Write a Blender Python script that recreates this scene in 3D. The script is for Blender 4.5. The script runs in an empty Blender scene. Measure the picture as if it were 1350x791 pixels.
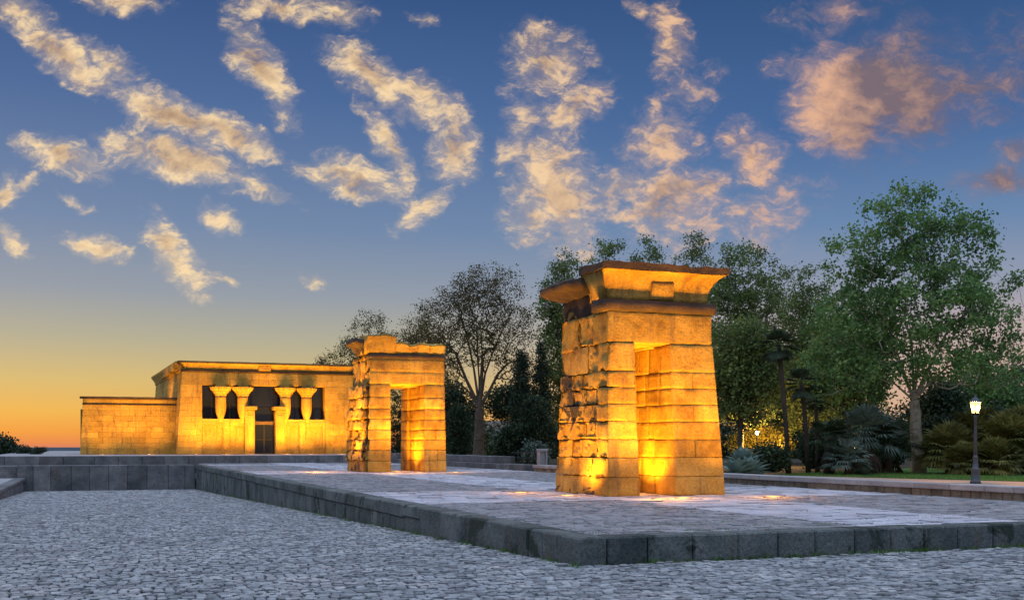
import bpy, math, random
import numpy as np
from mathutils import Vector, noise

# ------------------------------------------------------------------ camera, sky, sun, exposure
scene = bpy.context.scene
COL = scene.collection
R = math.radians
AIM = R(20.75)                    # the lens looks this far to the right of the temple axis (+Y)
cam_data = bpy.data.cameras.new("camera")
cam_data.sensor_width = 36.0
cam_data.lens = 1460 / 1350 * 36
cam_data.shift_y = 0.1411
cam_data.clip_start = 0.1
cam_data.clip_end = 30000
cam = bpy.data.objects.new("camera", cam_data)
COL.objects.link(cam)
cam.location = (0, 0, 1.15)
cam.rotation_euler = (R(90), 0, -AIM)
scene.camera = cam

scene.view_settings.view_transform = 'Standard'
scene.view_settings.look = 'None'
scene.view_settings.gamma = 1
scene.view_settings.exposure = 0
scene.render.engine = 'CYCLES'
scene.cycles.use_denoising = True
scene.cycles.max_bounces = 6
scene.cycles.diffuse_bounces = 3
scene.cycles.glossy_bounces = 2
scene.cycles.transmission_bounces = 4
scene.cycles.transparent_max_bounces = 4
scene.cycles.sample_clamp_indirect = 4

def s2l(r, g, b):
    f = lambda c: (c / 255 / 12.92) if c / 255 < 0.04045 else ((c / 255 + 0.055) / 1.055) ** 2.4
    return (f(r), f(g), f(b), 1)

SUN_AZ = AIM - R(27)              # azimuth of the sunset, measured from +Y towards +X
SUN_EL = R(2.0)

def build_world():
    w = bpy.data.worlds.new("World")
    scene.world = w
    w.use_nodes = True
    w.cycles.sampling_method = 'MANUAL'
    w.cycles.sample_map_resolution = 512
    nt = w.node_tree
    nt.nodes.clear()
    N, L = nt.nodes, nt.links
    def node(t, **k):
        n = N.new(t)
        for a, v in k.items():
            setattr(n, a, v)
        return n
    def math_(op, a, b=None, clamp=False):
        n = node('ShaderNodeMath', operation=op, use_clamp=clamp)
        for i, v in enumerate((a, b)):
            if v is None: continue
            if isinstance(v, (int, float)): n.inputs[i].default_value = v
            else: L.new(v, n.inputs[i])
        return n.outputs[0]
    def dot(v, vec):
        n = node('ShaderNodeVectorMath', operation='DOT_PRODUCT')
        L.new(v, n.inputs[0]); n.inputs[1].default_value = vec
        return n.outputs['Value']
    def rng(v, a, b, c=0., d=1., smooth=True):
        n = node('ShaderNodeMapRange', interpolation_type='SMOOTHSTEP' if smooth else 'LINEAR')
        L.new(v, n.inputs[0])
        for i, x in enumerate((a, b, c, d)): n.inputs[i + 1].default_value = x
        return n.outputs[0]
    def mix(f, a, b, blend='MIX'):
        n = node('ShaderNodeMix', data_type='RGBA', blend_type=blend)
        if isinstance(f, (int, float)): n.inputs[0].default_value = f
        else: L.new(f, n.inputs[0])
        for i, v in ((6, a), (7, b)):
            if isinstance(v, tuple): n.inputs[i].default_value = v
            else: L.new(v, n.inputs[i])
        return n.outputs[2]
    def ramp(f, stops):
        n = node('ShaderNodeValToRGB')
        L.new(f, n.inputs[0])
        cr = n.color_ramp
        while len(cr.elements) < len(stops): cr.elements.new(0.5)
        for e, (p, c) in zip(cr.elements, stops):
            e.position = p; e.color = c
        return n.outputs[0]
    tc = node('ShaderNodeTexCoord')
    d = tc.outputs['Generated']
    z = dot(d, (0, 0, 1))
    # elevation gradients: towards the sunset and away from it
    e = rng(z, -0.02, 0.40, 0, 1, smooth=False)
    def P(y): return ((586 - y) / 1460 + 0.02) / 0.42
    sunward = ramp(e, [(0.0, s2l(150, 100, 100)), (P(591), s2l(205, 124, 104)), (P(583), s2l(228, 138, 82)), (P(570), s2l(238, 158, 72)),
                       (P(545), s2l(236, 182, 88)), (P(505), s2l(214, 188, 122)), (P(455), s2l(180, 177, 152)),
                       (P(395), s2l(148, 159, 172)), (P(310), s2l(114, 139, 174)), (P(160), s2l(76, 108, 158)), (P(20), s2l(48, 82, 134))])
    away = ramp(e, [(0.0, s2l(150, 120, 120)), (P(570), s2l(228, 182, 134)), (P(520), s2l(218, 180, 156)), (P(450), s2l(192, 172, 170)),
                    (P(390), s2l(152, 160, 180)), (P(310), s2l(108, 138, 178)), (P(200), s2l(72, 108, 160)), (P(60), s2l(54, 88, 136)), (P(0), s2l(50, 80, 126))])
    hz = node('ShaderNodeVectorMath', operation='MULTIPLY'); L.new(d, hz.inputs[0]); hz.inputs[1].default_value = (1, 1, 0)
    hn = node('ShaderNodeVectorMath', operation='NORMALIZE'); L.new(hz.outputs[0], hn.inputs[0])
    sd = dot(hn.outputs[0], (math.sin(SUN_AZ), math.cos(SUN_AZ), 0))
    base = mix(rng(sd, 0.72, 0.995), away, sunward)
    # the physical sky gives part of the glow
    sky = node('ShaderNodeTexSky', sky_type='NISHITA', sun_disc=False, sun_elevation=SUN_EL, sun_rotation=SUN_AZ)
    sk = node('ShaderNodeVectorMath', operation='SCALE'); L.new(sky.outputs[0], sk.inputs[0]); sk.inputs['Scale'].default_value = 0.05
    base = mix(0.06, base, sk.outputs[0])
    # --- clouds: patches at fixed sky directions, torn up by noise
    fwd = (math.sin(AIM), math.cos(AIM), 0); right = (math.cos(AIM), -math.sin(AIM), 0)
    df = math_('MAXIMUM', dot(d, fwd), 0.05)
    cu = math_('DIVIDE', dot(d, right), df)
    cv = math_('DIVIDE', z, df)
    cp = node('ShaderNodeCombineXYZ'); L.new(cu, cp.inputs[0]); L.new(cv, cp.inputs[1])
    wn = node('ShaderNodeTexNoise', noise_dimensions='2D'); L.new(cp.outputs[0], wn.inputs['Vector'])
    wn.inputs['Scale'].default_value = 16; wn.inputs['Detail'].default_value = 4; wn.inputs['Roughness'].default_value = 0.6
    wo = node('ShaderNodeVectorMath', operation='SUBTRACT'); L.new(wn.outputs['Color'], wo.inputs[0]); wo.inputs[1].default_value = (.5, .5, .5)
    ws = node('ShaderNodeVectorMath', operation='SCALE'); L.new(wo.outputs[0], ws.inputs[0]); ws.inputs['Scale'].default_value = 0.028
    wa = node('ShaderNodeVectorMath', operation='ADD'); L.new(cp.outputs[0], wa.inputs[0]); L.new(ws.outputs[0], wa.inputs[1])
    pw = wa.outputs[0]
    blobs = [  # centre x, y, radii, tilt (degrees, counter-clockwise), weight
        (25, 15, 60, 32, -35, 1), (95, 80, 130, 30, -38, 1.1), (165, 6, 75, 20, -10, .9), (150, 85, 62, 26, -35, 1), (225, 155, 110, 34, -22, 1.25), (300, 175, 85, 26, -20, 1.2),
        (235, 212, 120, 34, -14, 1.2), (85, 207, 75, 28, -15, 1.05), (325, 240, 80, 17, -25, .9), (345, 92, 95, 32, -58, 1), (370, 8, 95, 22, -10, .85), (440, 10, 60, 30, -20, .8),
        (490, 105, 95, 38, -35, 1.05), (560, 130, 66, 36, -20, .95), (470, 238, 90, 34, -18, 1.1), (512, 190, 85, 22, -55, .9), (598, 190, 45, 66, 0, 1), (560, 278, 66, 24, 35, .9),
        (228, 335, 80, 30, -52, 1), (245, 360, 48, 18, -8, .85), (122, 326, 62, 22, -10, .9), (300, 364, 24, 9, -20, .7), (413, 370, 22, 14, -30, .65), (290, 285, 46, 20, -40, .75),
        (15, 315, 34, 18, -60, .85), (6, 252, 26, 30, 0, .8), (95, 258, 40, 10, -30, .5),
        (725, 85, 72, 56, -30, .9), (760, 140, 70, 34, 35, .9), (690, 170, 34, 80, 0, .7), (728, 250, 66, 110, 18, 1.1), (700, 280, 50, 42, 0, .9), (745, 300, 60, 40, -10, .8), (840, 14, 40, 16, -45, .55),
        (885, 52, 34, 66, 15, .9), (905, 115, 56, 50, 0, .45), (870, 190, 70, 52, 40, .9), (890, 265, 90, 76, 0, .95), (815, 245, 70, 36, 30, .85), (865, 165, 26, 50, 0, .7),
        (992, 205, 46, 60, 25, .95), (1000, 290, 60, 60, 0, .65), (1050, 255, 60, 44, 0, .45), (555, 22, 30, 9, -20, .6),
        (1115, 135, 84, 84, 30, 1.7), (1170, 118, 120, 76, -10, 1.6), (1265, 118, 170, 66, 6, .85), (1110, 15, 110, 40, 0, .42), (1210, 50, 110, 44, 0, .42), (1320, 238, 80, 34, 10, .95),
        (1042, 88, 44, 30, 0, .6), (1350, 60, 120, 60, 0, .5), (1130, 170, 90, 50, -30, .8), (1345, 200, 50, 26, 20, .7), (30, 245, 50, 14, 20, .5)]
    acc = None
    for (bx, by, rx, ry, rot, wt) in blobs:
        m = node('ShaderNodeMapping', vector_type='TEXTURE'); L.new(pw, m.inputs[0])
        m.inputs['Location'].default_value = ((bx - 675) / 1460, (586 - by) / 1460, 0)
        m.inputs['Rotation'].default_value = (0, 0, R(rot))
        m.inputs['Scale'].default_value = (rx * 1.16 / 1460, ry * 1.16 / 1460, 1)
        g = node('ShaderNodeTexGradient', gradient_type='SPHERICAL'); L.new(m.outputs[0], g.inputs[0])
        v = math_('MULTIPLY', g.outputs['Fac'], wt)
        acc = v if acc is None else math_('MAXIMUM', acc, v)
    st = node('ShaderNodeMapping'); L.new(pw, st.inputs[0]); st.inputs['Rotation'].default_value = (0, 0, R(30)); st.inputs['Scale'].default_value = (1, 1.8, 1)
    fb = node('ShaderNodeTexNoise', noise_dimensions='2D'); L.new(st.outputs[0], fb.inputs['Vector'])
    fb.inputs['Scale'].default_value = 26; fb.inputs['Detail'].default_value = 10; fb.inputs['Roughness'].default_value = 0.67; fb.inputs['Distortion'].default_value = 0.0
    f2 = node('ShaderNodeTexNoise', noise_dimensions='2D'); L.new(st.outputs[0], f2.inputs['Vector'])
    f2.inputs['Scale'].default_value = 85; f2.inputs['Detail'].default_value = 6; f2.inputs['Roughness'].default_value = 0.6
    f2z = math_('SUBTRACT', f2.outputs['Fac'], 0.5)
    fz = math_('SUBTRACT', fb.outputs['Fac'], 0.5)
    calm = rng(cu, 0.22, 0.29, 1.0, 0.55)          # the heap on the right is smoother than the torn patches
    dens0 = math_('ADD', math_('ADD', math_('MULTIPLY', acc, 1.05), math_('MULTIPLY', math_('MULTIPLY', fz, 2.6), calm)), math_('MULTIPLY', math_('MULTIPLY', f2z, 0.75), calm))
    inband = math_('MULTIPLY', rng(acc, 0.0, 0.22), rng(dot(d, fwd), 0.1, 0.3))
    veil = math_('MULTIPLY', rng(math_('ADD', acc, math_('MULTIPLY', fz, 1.5)), 0.02, 0.9), 0.45)
    dens = math_('MULTIPLY', math_('MAXIMUM', rng(dens0, 0.16, 1.15), veil), inband)
    # side towards the sunset is bright: compare the cloud thickness a little nearer to the sun
    so = node('ShaderNodeVectorMath', operation='ADD'); L.new(st.outputs[0], so.inputs[0]); so.inputs[1].default_value = (-0.014, -0.012, 0)
    fs = node('ShaderNodeTexNoise', noise_dimensions='2D'); L.new(so.outputs[0], fs.inputs['Vector'])
    fs.inputs['Scale'].default_value = 26; fs.inputs['Detail'].default_value = 4; fs.inputs['Roughness'].default_value = 0.55
    relief = math_('SUBTRACT', fs.outputs['Fac'], fb.outputs['Fac'])
    s2 = node('ShaderNodeTexNoise', noise_dimensions='2D'); L.new(pw, s2.inputs['Vector']); s2.inputs['Scale'].default_value = 20; s2.inputs['Detail'].default_value = 6
    sz = math_('SUBTRACT', s2.outputs['Fac'], 0.5)
    core = rng(math_('ADD', math_('ADD', acc, math_('MULTIPLY', fz, 0.7)), math_('MULTIPLY', sz, 1.4)), 0.45, 1.25)
    lit = mix(rng(cu, -0.15, 0.35), s2l(255, 222, 172), s2l(232, 178, 142))
    dim = mix(rng(cu, -0.15, 0.35), s2l(182, 148, 118), s2l(126, 108, 114))
    # the big cloud on the right turns its grey flank away from the sunset
    greyside = rng(math_('ADD', cu, math_('ADD', math_('MULTIPLY', sz, 0.22), math_('MULTIPLY', fz, -0.10))), 0.275, 0.385)
    core = math_('MULTIPLY', core, rng(cu, 0.22, 0.30, 1.0, 0.0))
    greyside = rng(math_('ADD', math_('ADD', cu, math_('MULTIPLY', cv, -0.12)), math_('MULTIPLY', sz, 0.13)), 0.222, 0.300)
    shade = math_('MAXIMUM', math_('MULTIPLY', core, 0.85), math_('MULTIPLY', greyside, 0.95))
    shade = math_('ADD', shade, math_('ADD', math_('MULTIPLY', math_('MULTIPLY', relief, 1.5), calm), math_('MULTIPLY', f2z, -0.5)), True)
    ccol = mix(shade, lit, dim)
    skyc = mix(math_('MULTIPLY', dens, 0.93), base, ccol)
    # added brightness overhead and behind the camera, out of view, lights ground and trees
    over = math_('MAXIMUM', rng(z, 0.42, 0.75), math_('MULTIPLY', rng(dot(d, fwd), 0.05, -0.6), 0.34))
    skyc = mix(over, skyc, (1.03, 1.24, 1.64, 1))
    skyc = mix(rng(z, -0.02, -0.15), skyc, (0.05, 0.05, 0.06, 1))
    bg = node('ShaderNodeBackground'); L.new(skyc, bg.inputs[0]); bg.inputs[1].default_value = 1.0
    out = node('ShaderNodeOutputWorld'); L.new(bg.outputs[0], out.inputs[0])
build_world()

sun_d = bpy.data.lights.new("sun", 'SUN')
sun_d.energy = 0.25
sun_d.angle = R(4)
sun_d.color = (1.0, 0.62, 0.36)
sun = bpy.data.objects.new("sun", sun_d)
COL.objects.link(sun)
sv = Vector((math.sin(SUN_AZ) * math.cos(SUN_EL), math.cos(SUN_AZ) * math.cos(SUN_EL), math.sin(SUN_EL)))
sun.rotation_euler = sv.to_track_quat('Z', 'Y').to_euler()

WARM = (1.0, 0.42, 0.012)          # the colour of the sodium floodlights

# ------------------------------------------------------------------ helpers
def tag(o, label=None, cat=None, group=None, kind=None):
    if label: o['label'] = label
    if cat: o['category'] = cat
    if group: o['group'] = group
    if kind: o['kind'] = kind
    return o

def empty(name, loc=(0, 0, 0), rz=0.0):
    o = bpy.data.objects.new(name, None)
    o.empty_display_size = 0.3
    o.location = loc; o.rotation_euler = (0, 0, rz)
    COL.objects.link(o)
    return o

def link_mesh(name, verts, faces, mats, parent=None, smooth=False, mat_idx=None):
    me = bpy.data.meshes.new(name)
    if isinstance(verts, np.ndarray):
        nv, nf, k = len(verts), len(faces), faces.shape[1]
        me.vertices.add(nv); me.vertices.foreach_set('co', verts.astype(np.float32).ravel())
        me.loops.add(nf * k); me.loops.foreach_set('vertex_index', faces.astype(np.int32).ravel())
        me.polygons.add(nf)
        me.polygons.foreach_set('loop_start', np.arange(0, nf * k, k, dtype=np.int32))
        me.polygons.foreach_set('loop_total', np.full(nf, k, dtype=np.int32))
        me.update(calc_edges=True)
    else:
        me.from_pydata(verts, [], faces)
    if not isinstance(mats, (list, tuple)): mats = [mats]
    for m in mats: me.materials.append(m)
    if mat_idx is not None: me.polygons.foreach_set('material_index', np.asarray(mat_idx, dtype=np.int32))
    if smooth: me.polygons.foreach_set('use_smooth', np.ones(len(me.polygons), dtype=bool))
    me.update()
    o = bpy.data.objects.new(name, me)
    COL.objects.link(o)
    if parent is not None: o.parent = parent
    return o

class MB:
    """collects shapes into one mesh"""
    def __init__(s): s.v = []; s.f = []
    def quad(s, *pts):
        i = len(s.v); s.v += [tuple(p) for p in pts]; s.f.append(tuple(range(i, i + len(pts))))
    def hexa(s, c, bev=0.0):
        """c: 8 corners, bottom 4 counter-clockwise then top 4; optional chamfer"""
        c = [Vector(p) for p in c]
        if bev <= 0:
            i = len(s.v); s.v += [tuple(p) for p in c]
            s.f += [tuple(i + k for k in q) for q in ((0, 3, 2, 1), (4, 5, 6, 7), (0, 1, 5, 4), (1, 2, 6, 5), (2, 3, 7, 6), (3, 0, 4, 7))]
            return
        # each corner makes three vertices, one for each face it belongs to
        nb = {0: (1, 3, 4), 1: (0, 2, 5), 2: (3, 1, 6), 3: (2, 0, 7), 4: (5, 7, 0), 5: (4, 6, 1), 6: (7, 5, 2), 7: (6, 4, 3)}
        i = len(s.v)
        idx = {}
        for k in range(8):
            ex, ey, ez = [(c[j] - c[k]).normalized() * min(bev, (c[j] - c[k]).length * .4) for j in nb[k]]
            for tagn, off in (('x', ey + ez), ('y', ex + ez), ('z', ex + ey)):
                idx[k, tagn] = len(s.v); s.v.append(tuple(c[k] + off))
        F = {'z0': (0, 3, 2, 1), 'z1': (4, 5, 6, 7), 'y0': (0, 1, 5, 4), 'x1': (1, 2, 6, 5), 'y1': (2, 3, 7, 6), 'x0': (3, 0, 4, 7)}
        for n, q in F.items(): s.f.append(tuple(idx[k, n[0]] for k in q))
        def nrm(a, b, ta, tb): s.f.append((idx[a, ta], idx[b, ta], idx[b, tb], idx[a, tb]))
        for a, b in ((0, 1), (1, 0 + 0),)[:1] + ((3, 2), (4, 5), (7, 6)): nrm(a, b, 'y', 'z')
        for a, b in ((0, 3), (1, 2), (4, 7), (5, 6)): nrm(a, b, 'x', 'z')
        for a, b in ((0, 4), (1, 5), (2, 6), (3, 7)): nrm(a, b, 'x', 'y')
        for k in range(8): s.f.append((idx[k, 'x'], idx[k, 'y'], idx[k, 'z']))
    def box(s, x0, x1, y0, y1, z0, z1, bev=0.0):
        s.hexa([(x0, y0, z0), (x1, y0, z0), (x1, y1, z0), (x0, y1, z0), (x0, y0, z1), (x1, y0, z1), (x1, y1, z1), (x0, y1, z1)], bev)
    def tube(s, pts, radii, n=6, cap=True):
        pts = [Vector(p) for p in pts]
        rings = []
        for k, p in enumerate(pts):
            t = (pts[min(k + 1, len(pts) - 1)] - pts[max(k - 1, 0)]).normalized()
            a = t.orthogonal().normalized() if k == 0 else (a - t * a.dot(t)).normalized()
            b = t.cross(a)
            i = len(s.v)
            for j in range(n):
                q = 2 * math.pi * j / n
                s.v.append(tuple(p + (a * math.cos(q) + b * math.sin(q)) * radii[k]))
            rings.append(i)
        for i, j in zip(rings, rings[1:]):
            for q in range(n):
                s.f.append((i + q, i + (q + 1) % n, j + (q + 1) % n, j + q))
        if cap:
            s.f.append(tuple(rings[0] + q for q in reversed(range(n)))); s.f.append(tuple(rings[-1] + q for q in range(n)))
    def lathe(s, prof, n=16, c=(0, 0)):
        """prof: list of (radius, z)"""
        rings = []
        for r, z in prof:
            i = len(s.v)
            for j in range(n):
                q = 2 * math.pi * j / n
                s.v.append((c[0] + r * math.cos(q), c[1] + r * math.sin(q), z))
            rings.append(i)
        for i, j in zip(rings, rings[1:]):
            for q in range(n): s.f.append((i + q, i + (q + 1) % n, j + (q + 1) % n, j + q))
        s.f.append(tuple(rings[0] + q for q in reversed(range(n)))); s.f.append(tuple(rings[-1] + q for q in range(n)))
    def build(s, name, mat, parent=None, smooth=False): return link_mesh(name, s.v, s.f, mat, parent, smooth)

# ------------------------------------------------------------------ materials
def new_mat(name):
    m = bpy.data.materials.new(name); m.use_nodes = True
    nt = m.node_tree
    return m, nt, nt.nodes, nt.links, nt.nodes['Principled BSDF']

def mk_noise(N, L, co, scale, detail=5, rough=.6, dist=0.0):
    n = N.new('ShaderNodeTexNoise'); n.inputs['Scale'].default_value = scale; n.inputs['Detail'].default_value = detail
    n.inputs['Roughness'].default_value = rough; n.inputs['Distortion'].default_value = dist
    if co is not None: L.new(co, n.inputs['Vector'])
    return n.outputs['Fac']

def mk_ramp(N, L, f, stops):
    n = N.new('ShaderNodeValToRGB'); L.new(f, n.inputs[0])
    cr = n.color_ramp
    while len(cr.elements) < len(stops): cr.elements.new(.5)
    for e, (p, c) in zip(cr.elements, stops):
        e.position = p; e.color = c if len(c) == 4 else (*c, 1)
    return n.outputs[0]

def mk_mix(N, L, f, a, b, blend='MIX'):
    n = N.new('ShaderNodeMix'); n.data_type = 'RGBA'; n.blend_type = blend
    if isinstance(f, (int, float)): n.inputs[0].default_value = f
    else: L.new(f, n.inputs[0])
    for i, v in ((6, a), (7, b)):
        if isinstance(v, tuple): n.inputs[i].default_value = v if len(v) == 4 else (*v, 1)
        else: L.new(v, n.inputs[i])
    return n.outputs[2]

def mk_math(N, L, op, a, b, clamp=False):
    n = N.new('ShaderNodeMath'); n.operation = op; n.use_clamp = clamp
    for i, v in enumerate((a, b)):
        if isinstance(v, (int, float)): n.inputs[i].default_value = v
        else: L.new(v, n.inputs[i])
    return n.outputs[0]

def stone_mat(name, c1, c2, c3, island=.25, stain=.5, scale=1.0, bump=.5, dark=(.05, .04, .035), dark_amt=.0, rough=.9, spec=.25, speck=0.0, streak=0.0):
    m, nt, N, L, B = new_mat(name)
    g = N.new('ShaderNodeNewGeometry'); co = g.outputs['Position']
    a = mk_noise(N, L, co, 1.3 * scale, 6, .62, .4)
    col = mk_ramp(N, L, a, [(.30, c2), (.50, c1), (.70, c3)])
    fine = mk_noise(N, L, co, 22 * scale, 6, .7)
    col = mk_mix(N, L, stain, col, mk_ramp(N, L, fine, [(.32, (.45, .42, .4)), (.58, (1.1, 1.08, 1.05))]), 'MULTIPLY')
    isl = mk_ramp(N, L, g.outputs['Random Per Island'], [(0, (1 - island,) * 3), (.5, (1, 1, 1)), (1, (1 + island, 1 + island * .95, 1 + island * .85))])
    col = mk_mix(N, L, 1.0, col, isl, 'MULTIPLY')
    if streak > 0:
        mp = N.new('ShaderNodeMapping'); L.new(co, mp.inputs[0]); mp.inputs['Scale'].default_value = (2.6, 2.6, .35)
        stk = mk_noise(N, L, mp.outputs[0], 1.6, 6, .65)
        col = mk_mix(N, L, mk_ramp(N, L, stk, [(.52, (0, 0, 0)), (.72, (streak,) * 3)]), col, (.13, .085, .05))
    if dark_amt > 0:
        dn = mk_noise(N, L, co, .9 * scale, 7, .72, .8)
        col = mk_mix(N, L, mk_ramp(N, L, dn, [(.58 - dark_amt * .2, (0, 0, 0)), (.62 - dark_amt * .2, (1, 1, 1))]), col, dark)
    if speck > 0:
        v = N.new('ShaderNodeTexVoronoi'); v.inputs['Scale'].default_value = 120; L.new(co, v.inputs['Vector'])
        col = mk_mix(N, L, speck, col, mk_ramp(N, L, v.outputs['Color'], [(.2, (.35, .35, .37)), (.8, (1.35, 1.33, 1.3))]), 'MULTIPLY')
    L.new(col, B.inputs['Base Color'])
    B.inputs['Roughness'].default_value = rough
    B.inputs['Specular IOR Level'].default_value = spec
    bn = N.new('ShaderNodeBump'); bn.inputs['Strength'].default_value = bump; bn.inputs['Distance'].default_value = .045
    h = mk_math(N, L, 'ADD', mk_noise(N, L, co, 9 * scale, 8, .7), mk_math(N, L, 'MULTIPLY', fine, .5))
    L.new(h, bn.inputs['Height']); L.new(bn.outputs[0], B.inputs['Normal'])
    return m

def plain_mat(name, c, rough=.6, metal=0.0, spec=.4, var=.15, nscale=8.0, bump=.15):
    m, nt, N, L, B = new_mat(name)
    g = N.new('ShaderNodeNewGeometry'); co = g.outputs['Position']
    f = mk_noise(N, L, co, nscale, 5, .65)
    col = mk_ramp(N, L, f, [(.3, tuple(x * (1 - var) for x in c)), (.7, tuple(min(1, x * (1 + var)) for x in c))])
    L.new(col, B.inputs['Base Color']); B.inputs['Roughness'].default_value = rough
    B.inputs['Metallic'].default_value = metal; B.inputs['Specular IOR Level'].default_value = spec
    bn = N.new('ShaderNodeBump'); bn.inputs['Strength'].default_value = bump; bn.inputs['Distance'].default_value = .01
    L.new(f, bn.inputs['Height']); L.new(bn.outputs[0], B.inputs['Normal'])
    return m

def leaf_mat(name, c1, c2, c3, trans=.35):
    m, nt, N, L, B = new_mat(name)
    g = N.new('ShaderNodeNewGeometry')
    col = mk_ramp(N, L, g.outputs['Random Per Island'], [(0, c1), (.55, c2), (1, c3)])
    big = mk_noise(N, L, g.outputs['Position'], .55, 3, .5)
    col = mk_mix(N, L, .8, col, mk_ramp(N, L, big, [(.34, (.6, .65, .62)), (.66, (1.35, 1.3, 1.15))]), 'MULTIPLY')
    L.new(col, B.inputs['Base Color']); B.inputs['Roughness'].default_value = .6; B.inputs['Specular IOR Level'].default_value = .25
    t = N.new('ShaderNodeBsdfTranslucent'); L.new(col, t.inputs[0])
    mx = N.new('ShaderNodeMixShader'); mx.inputs[0].default_value = trans
    L.new(B.outputs[0], mx.inputs[1]); L.new(t.outputs[0], mx.inputs[2])
    L.new(mx.outputs[0], N['Material Output'].inputs[0])
    return m

def emit_mat(name, c, s):
    m, nt, N, L, B = new_mat(name)
    B.inputs['Base Color'].default_value = (.04, .03, .02, 1)
    B.inputs['Emission Color'].default_value = (*c, 1); B.inputs['Emission Strength'].default_value = s
    return m

M = {}
M['gate'] = stone_mat('weathered sandstone', (.42, .265, .055), (.22, .118, .025), (.53, .36, .09), island=.30, stain=.6, bump=1.0, streak=.8, dark_amt=-.18, dark=(.10, .06, .03))
M['gate_old'] = stone_mat('eroded sandstone', (.38, .235, .055), (.19, .10, .024), (.47, .315, .085), island=.30, stain=.7, bump=1.0, dark_amt=.22, dark=(.035, .030, .032), streak=.6)
M['patina_shade'] = stone_mat('patinated and shaded sandstone', (.060, .042, .034), (.035, .025, .024), (.11, .075, .05), island=.1, stain=.5, bump=.8)  # lichen-dark torus; on slab edges and broken cornices the colour also holds shade
M['temple'] = stone_mat('temple sandstone', (.43, .275, .05), (.28, .165, .03), (.51, .345, .07), island=.18, stain=.8, scale=.6, bump=.6, streak=.8)
M['granite'] = stone_mat('grey granite', (.16, .17, .18), (.09, .10, .11), (.24, .245, .25), island=.28, stain=.9, bump=.6, speck=.35, streak=.4, dark=(.03, .035, .03))
M['granite_moss'] = stone_mat('stained granite', (.125, .15, .152), (.055, .08, .08), (.185, .205, .205), island=.25, stain=.9, bump=1.0, speck=.3, dark_amt=.15, dark=(.035, .05, .04), streak=.5)
M['wall_olive'] = stone_mat('olive grey wall blocks', (.22, .21, .175), (.13, .125, .10), (.30, .285, .24), island=.3, stain=.7, bump=.6)
M['cap'] = stone_mat('pale granite cap', (.33, .32, .33), (.25, .24, .25), (.40, .39, .39), island=.12, stain=.35, bump=.3, speck=.2)
M['cobble'] = stone_mat('granite setts', (.30, .318, .338), (.205, .215, .228), (.40, .39, .392), island=.42, stain=.6, bump=.5, speck=.3, rough=.72, spec=.3)
M['paver'] = stone_mat('worn pavers', (.245, .245, .262), (.16, .16, .172), (.31, .305, .325), island=.26, stain=.7, bump=.4, rough=.75, spec=.3)
M['slab'] = stone_mat('pale slabs', (.45, .45, .505), (.34, .34, .38), (.53, .53, .585), island=.2, stain=.6, bump=.3, rough=.75, spec=.3)
M['soil'] = plain_mat('dark joint soil', (.035, .033, .030), .95, var=.4, spec=.1)
M['joint'] = plain_mat('dirty sett flank', (.12, .125, .13), .95, var=.45, spec=.1, nscale=20)
M['gravel'] = plain_mat('sandy path', (.33, .235, .175), .95, var=.25, spec=.1, nscale=30)
M['lawn'] = plain_mat('lawn', (.07, .17, .04), .9, var=.35, spec=.1, nscale=14, bump=.6)
M['earth'] = plain_mat('park earth', (.045, .042, .028), .95, var=.4, spec=.1, nscale=3)
M['far'] = plain_mat('distant land', (.075, .09, .105), 1.0, var=.2, spec=0, nscale=.01)
M['bark_pale'] = stone_mat('pale plane bark', (.33, .31, .24), (.15, .13, .09), (.46, .43, .35), island=0, stain=.4, scale=2.2, bump=.5)
M['bark'] = stone_mat('grey bark', (.10, .085, .065), (.06, .05, .04), (.15, .13, .10), island=0, stain=.5, scale=2, bump=.6)
M['bark_dark'] = stone_mat('dark bark', (.045, .036, .028), (.025, .02, .016), (.07, .055, .045), island=0, stain=.5, scale=2, bump=.6)
M['leaf_green'] = leaf_mat('green leaves', (.075, .160, .056), (.125, .240, .080), (.22, .34, .11))
M['leaf_mid'] = leaf_mat('dull green leaves', (.085, .125, .040), (.135, .19, .058), (.21, .27, .085))
M['leaf_olive'] = leaf_mat('young olive leaves', (.065, .055, .020), (.105, .088, .030), (.16, .135, .048), .45)
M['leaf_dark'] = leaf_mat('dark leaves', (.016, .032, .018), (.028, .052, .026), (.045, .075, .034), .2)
M['leaf_cypress'] = leaf_mat('cypress foliage', (.012, .026, .014), (.020, .038, .020), (.030, .052, .026), .15)
M['palm'] = leaf_mat('palm fronds', (.022, .040, .024), (.040, .062, .036), (.060, .085, .050), .2)
M['palm_olive'] = leaf_mat('olive palm fronds', (.09, .10, .03), (.15, .155, .045), (.25, .24, .08), .3)
M['palm_blue'] = leaf_mat('grey green fronds', (.05, .085, .072), (.085, .125, .105), (.12, .165, .14), .2)
M['agave'] = leaf_mat('blue grey agave leaves', (.12, .20, .19), (.15, .235, .22), (.19, .28, .26), .1)
M['hedge'] = leaf_mat('yellow green leaves', (.11, .10, .02), (.19, .17, .03), (.28, .25, .05), .35)
M['grass'] = leaf_mat('grass blades', (.06, .14, .03), (.10, .21, .05), (.15, .26, .07), .3)
M['iron'] = plain_mat('grey painted iron', (.055, .062, .075), .45, 0, .5, .2)
M['steel'] = plain_mat('brushed steel', (.30, .31, .33), .4, .7, .5, .1)
M['dark_metal'] = plain_mat('dark bronze frame', (.020, .018, .018), .4, .3, .5, .2)
M['wood'] = plain_mat('brown timber', (.10, .06, .035), .6, 0, .4, .25)
M['sign_face'] = plain_mat('grey notice face', (.16, .20, .22), .3, 0, .5, .1)
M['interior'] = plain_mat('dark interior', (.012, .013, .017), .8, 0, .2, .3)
M['white_wall'] = plain_mat('pale far render', (.55, .50, .48), .9, 0, .2, .1)
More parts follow.
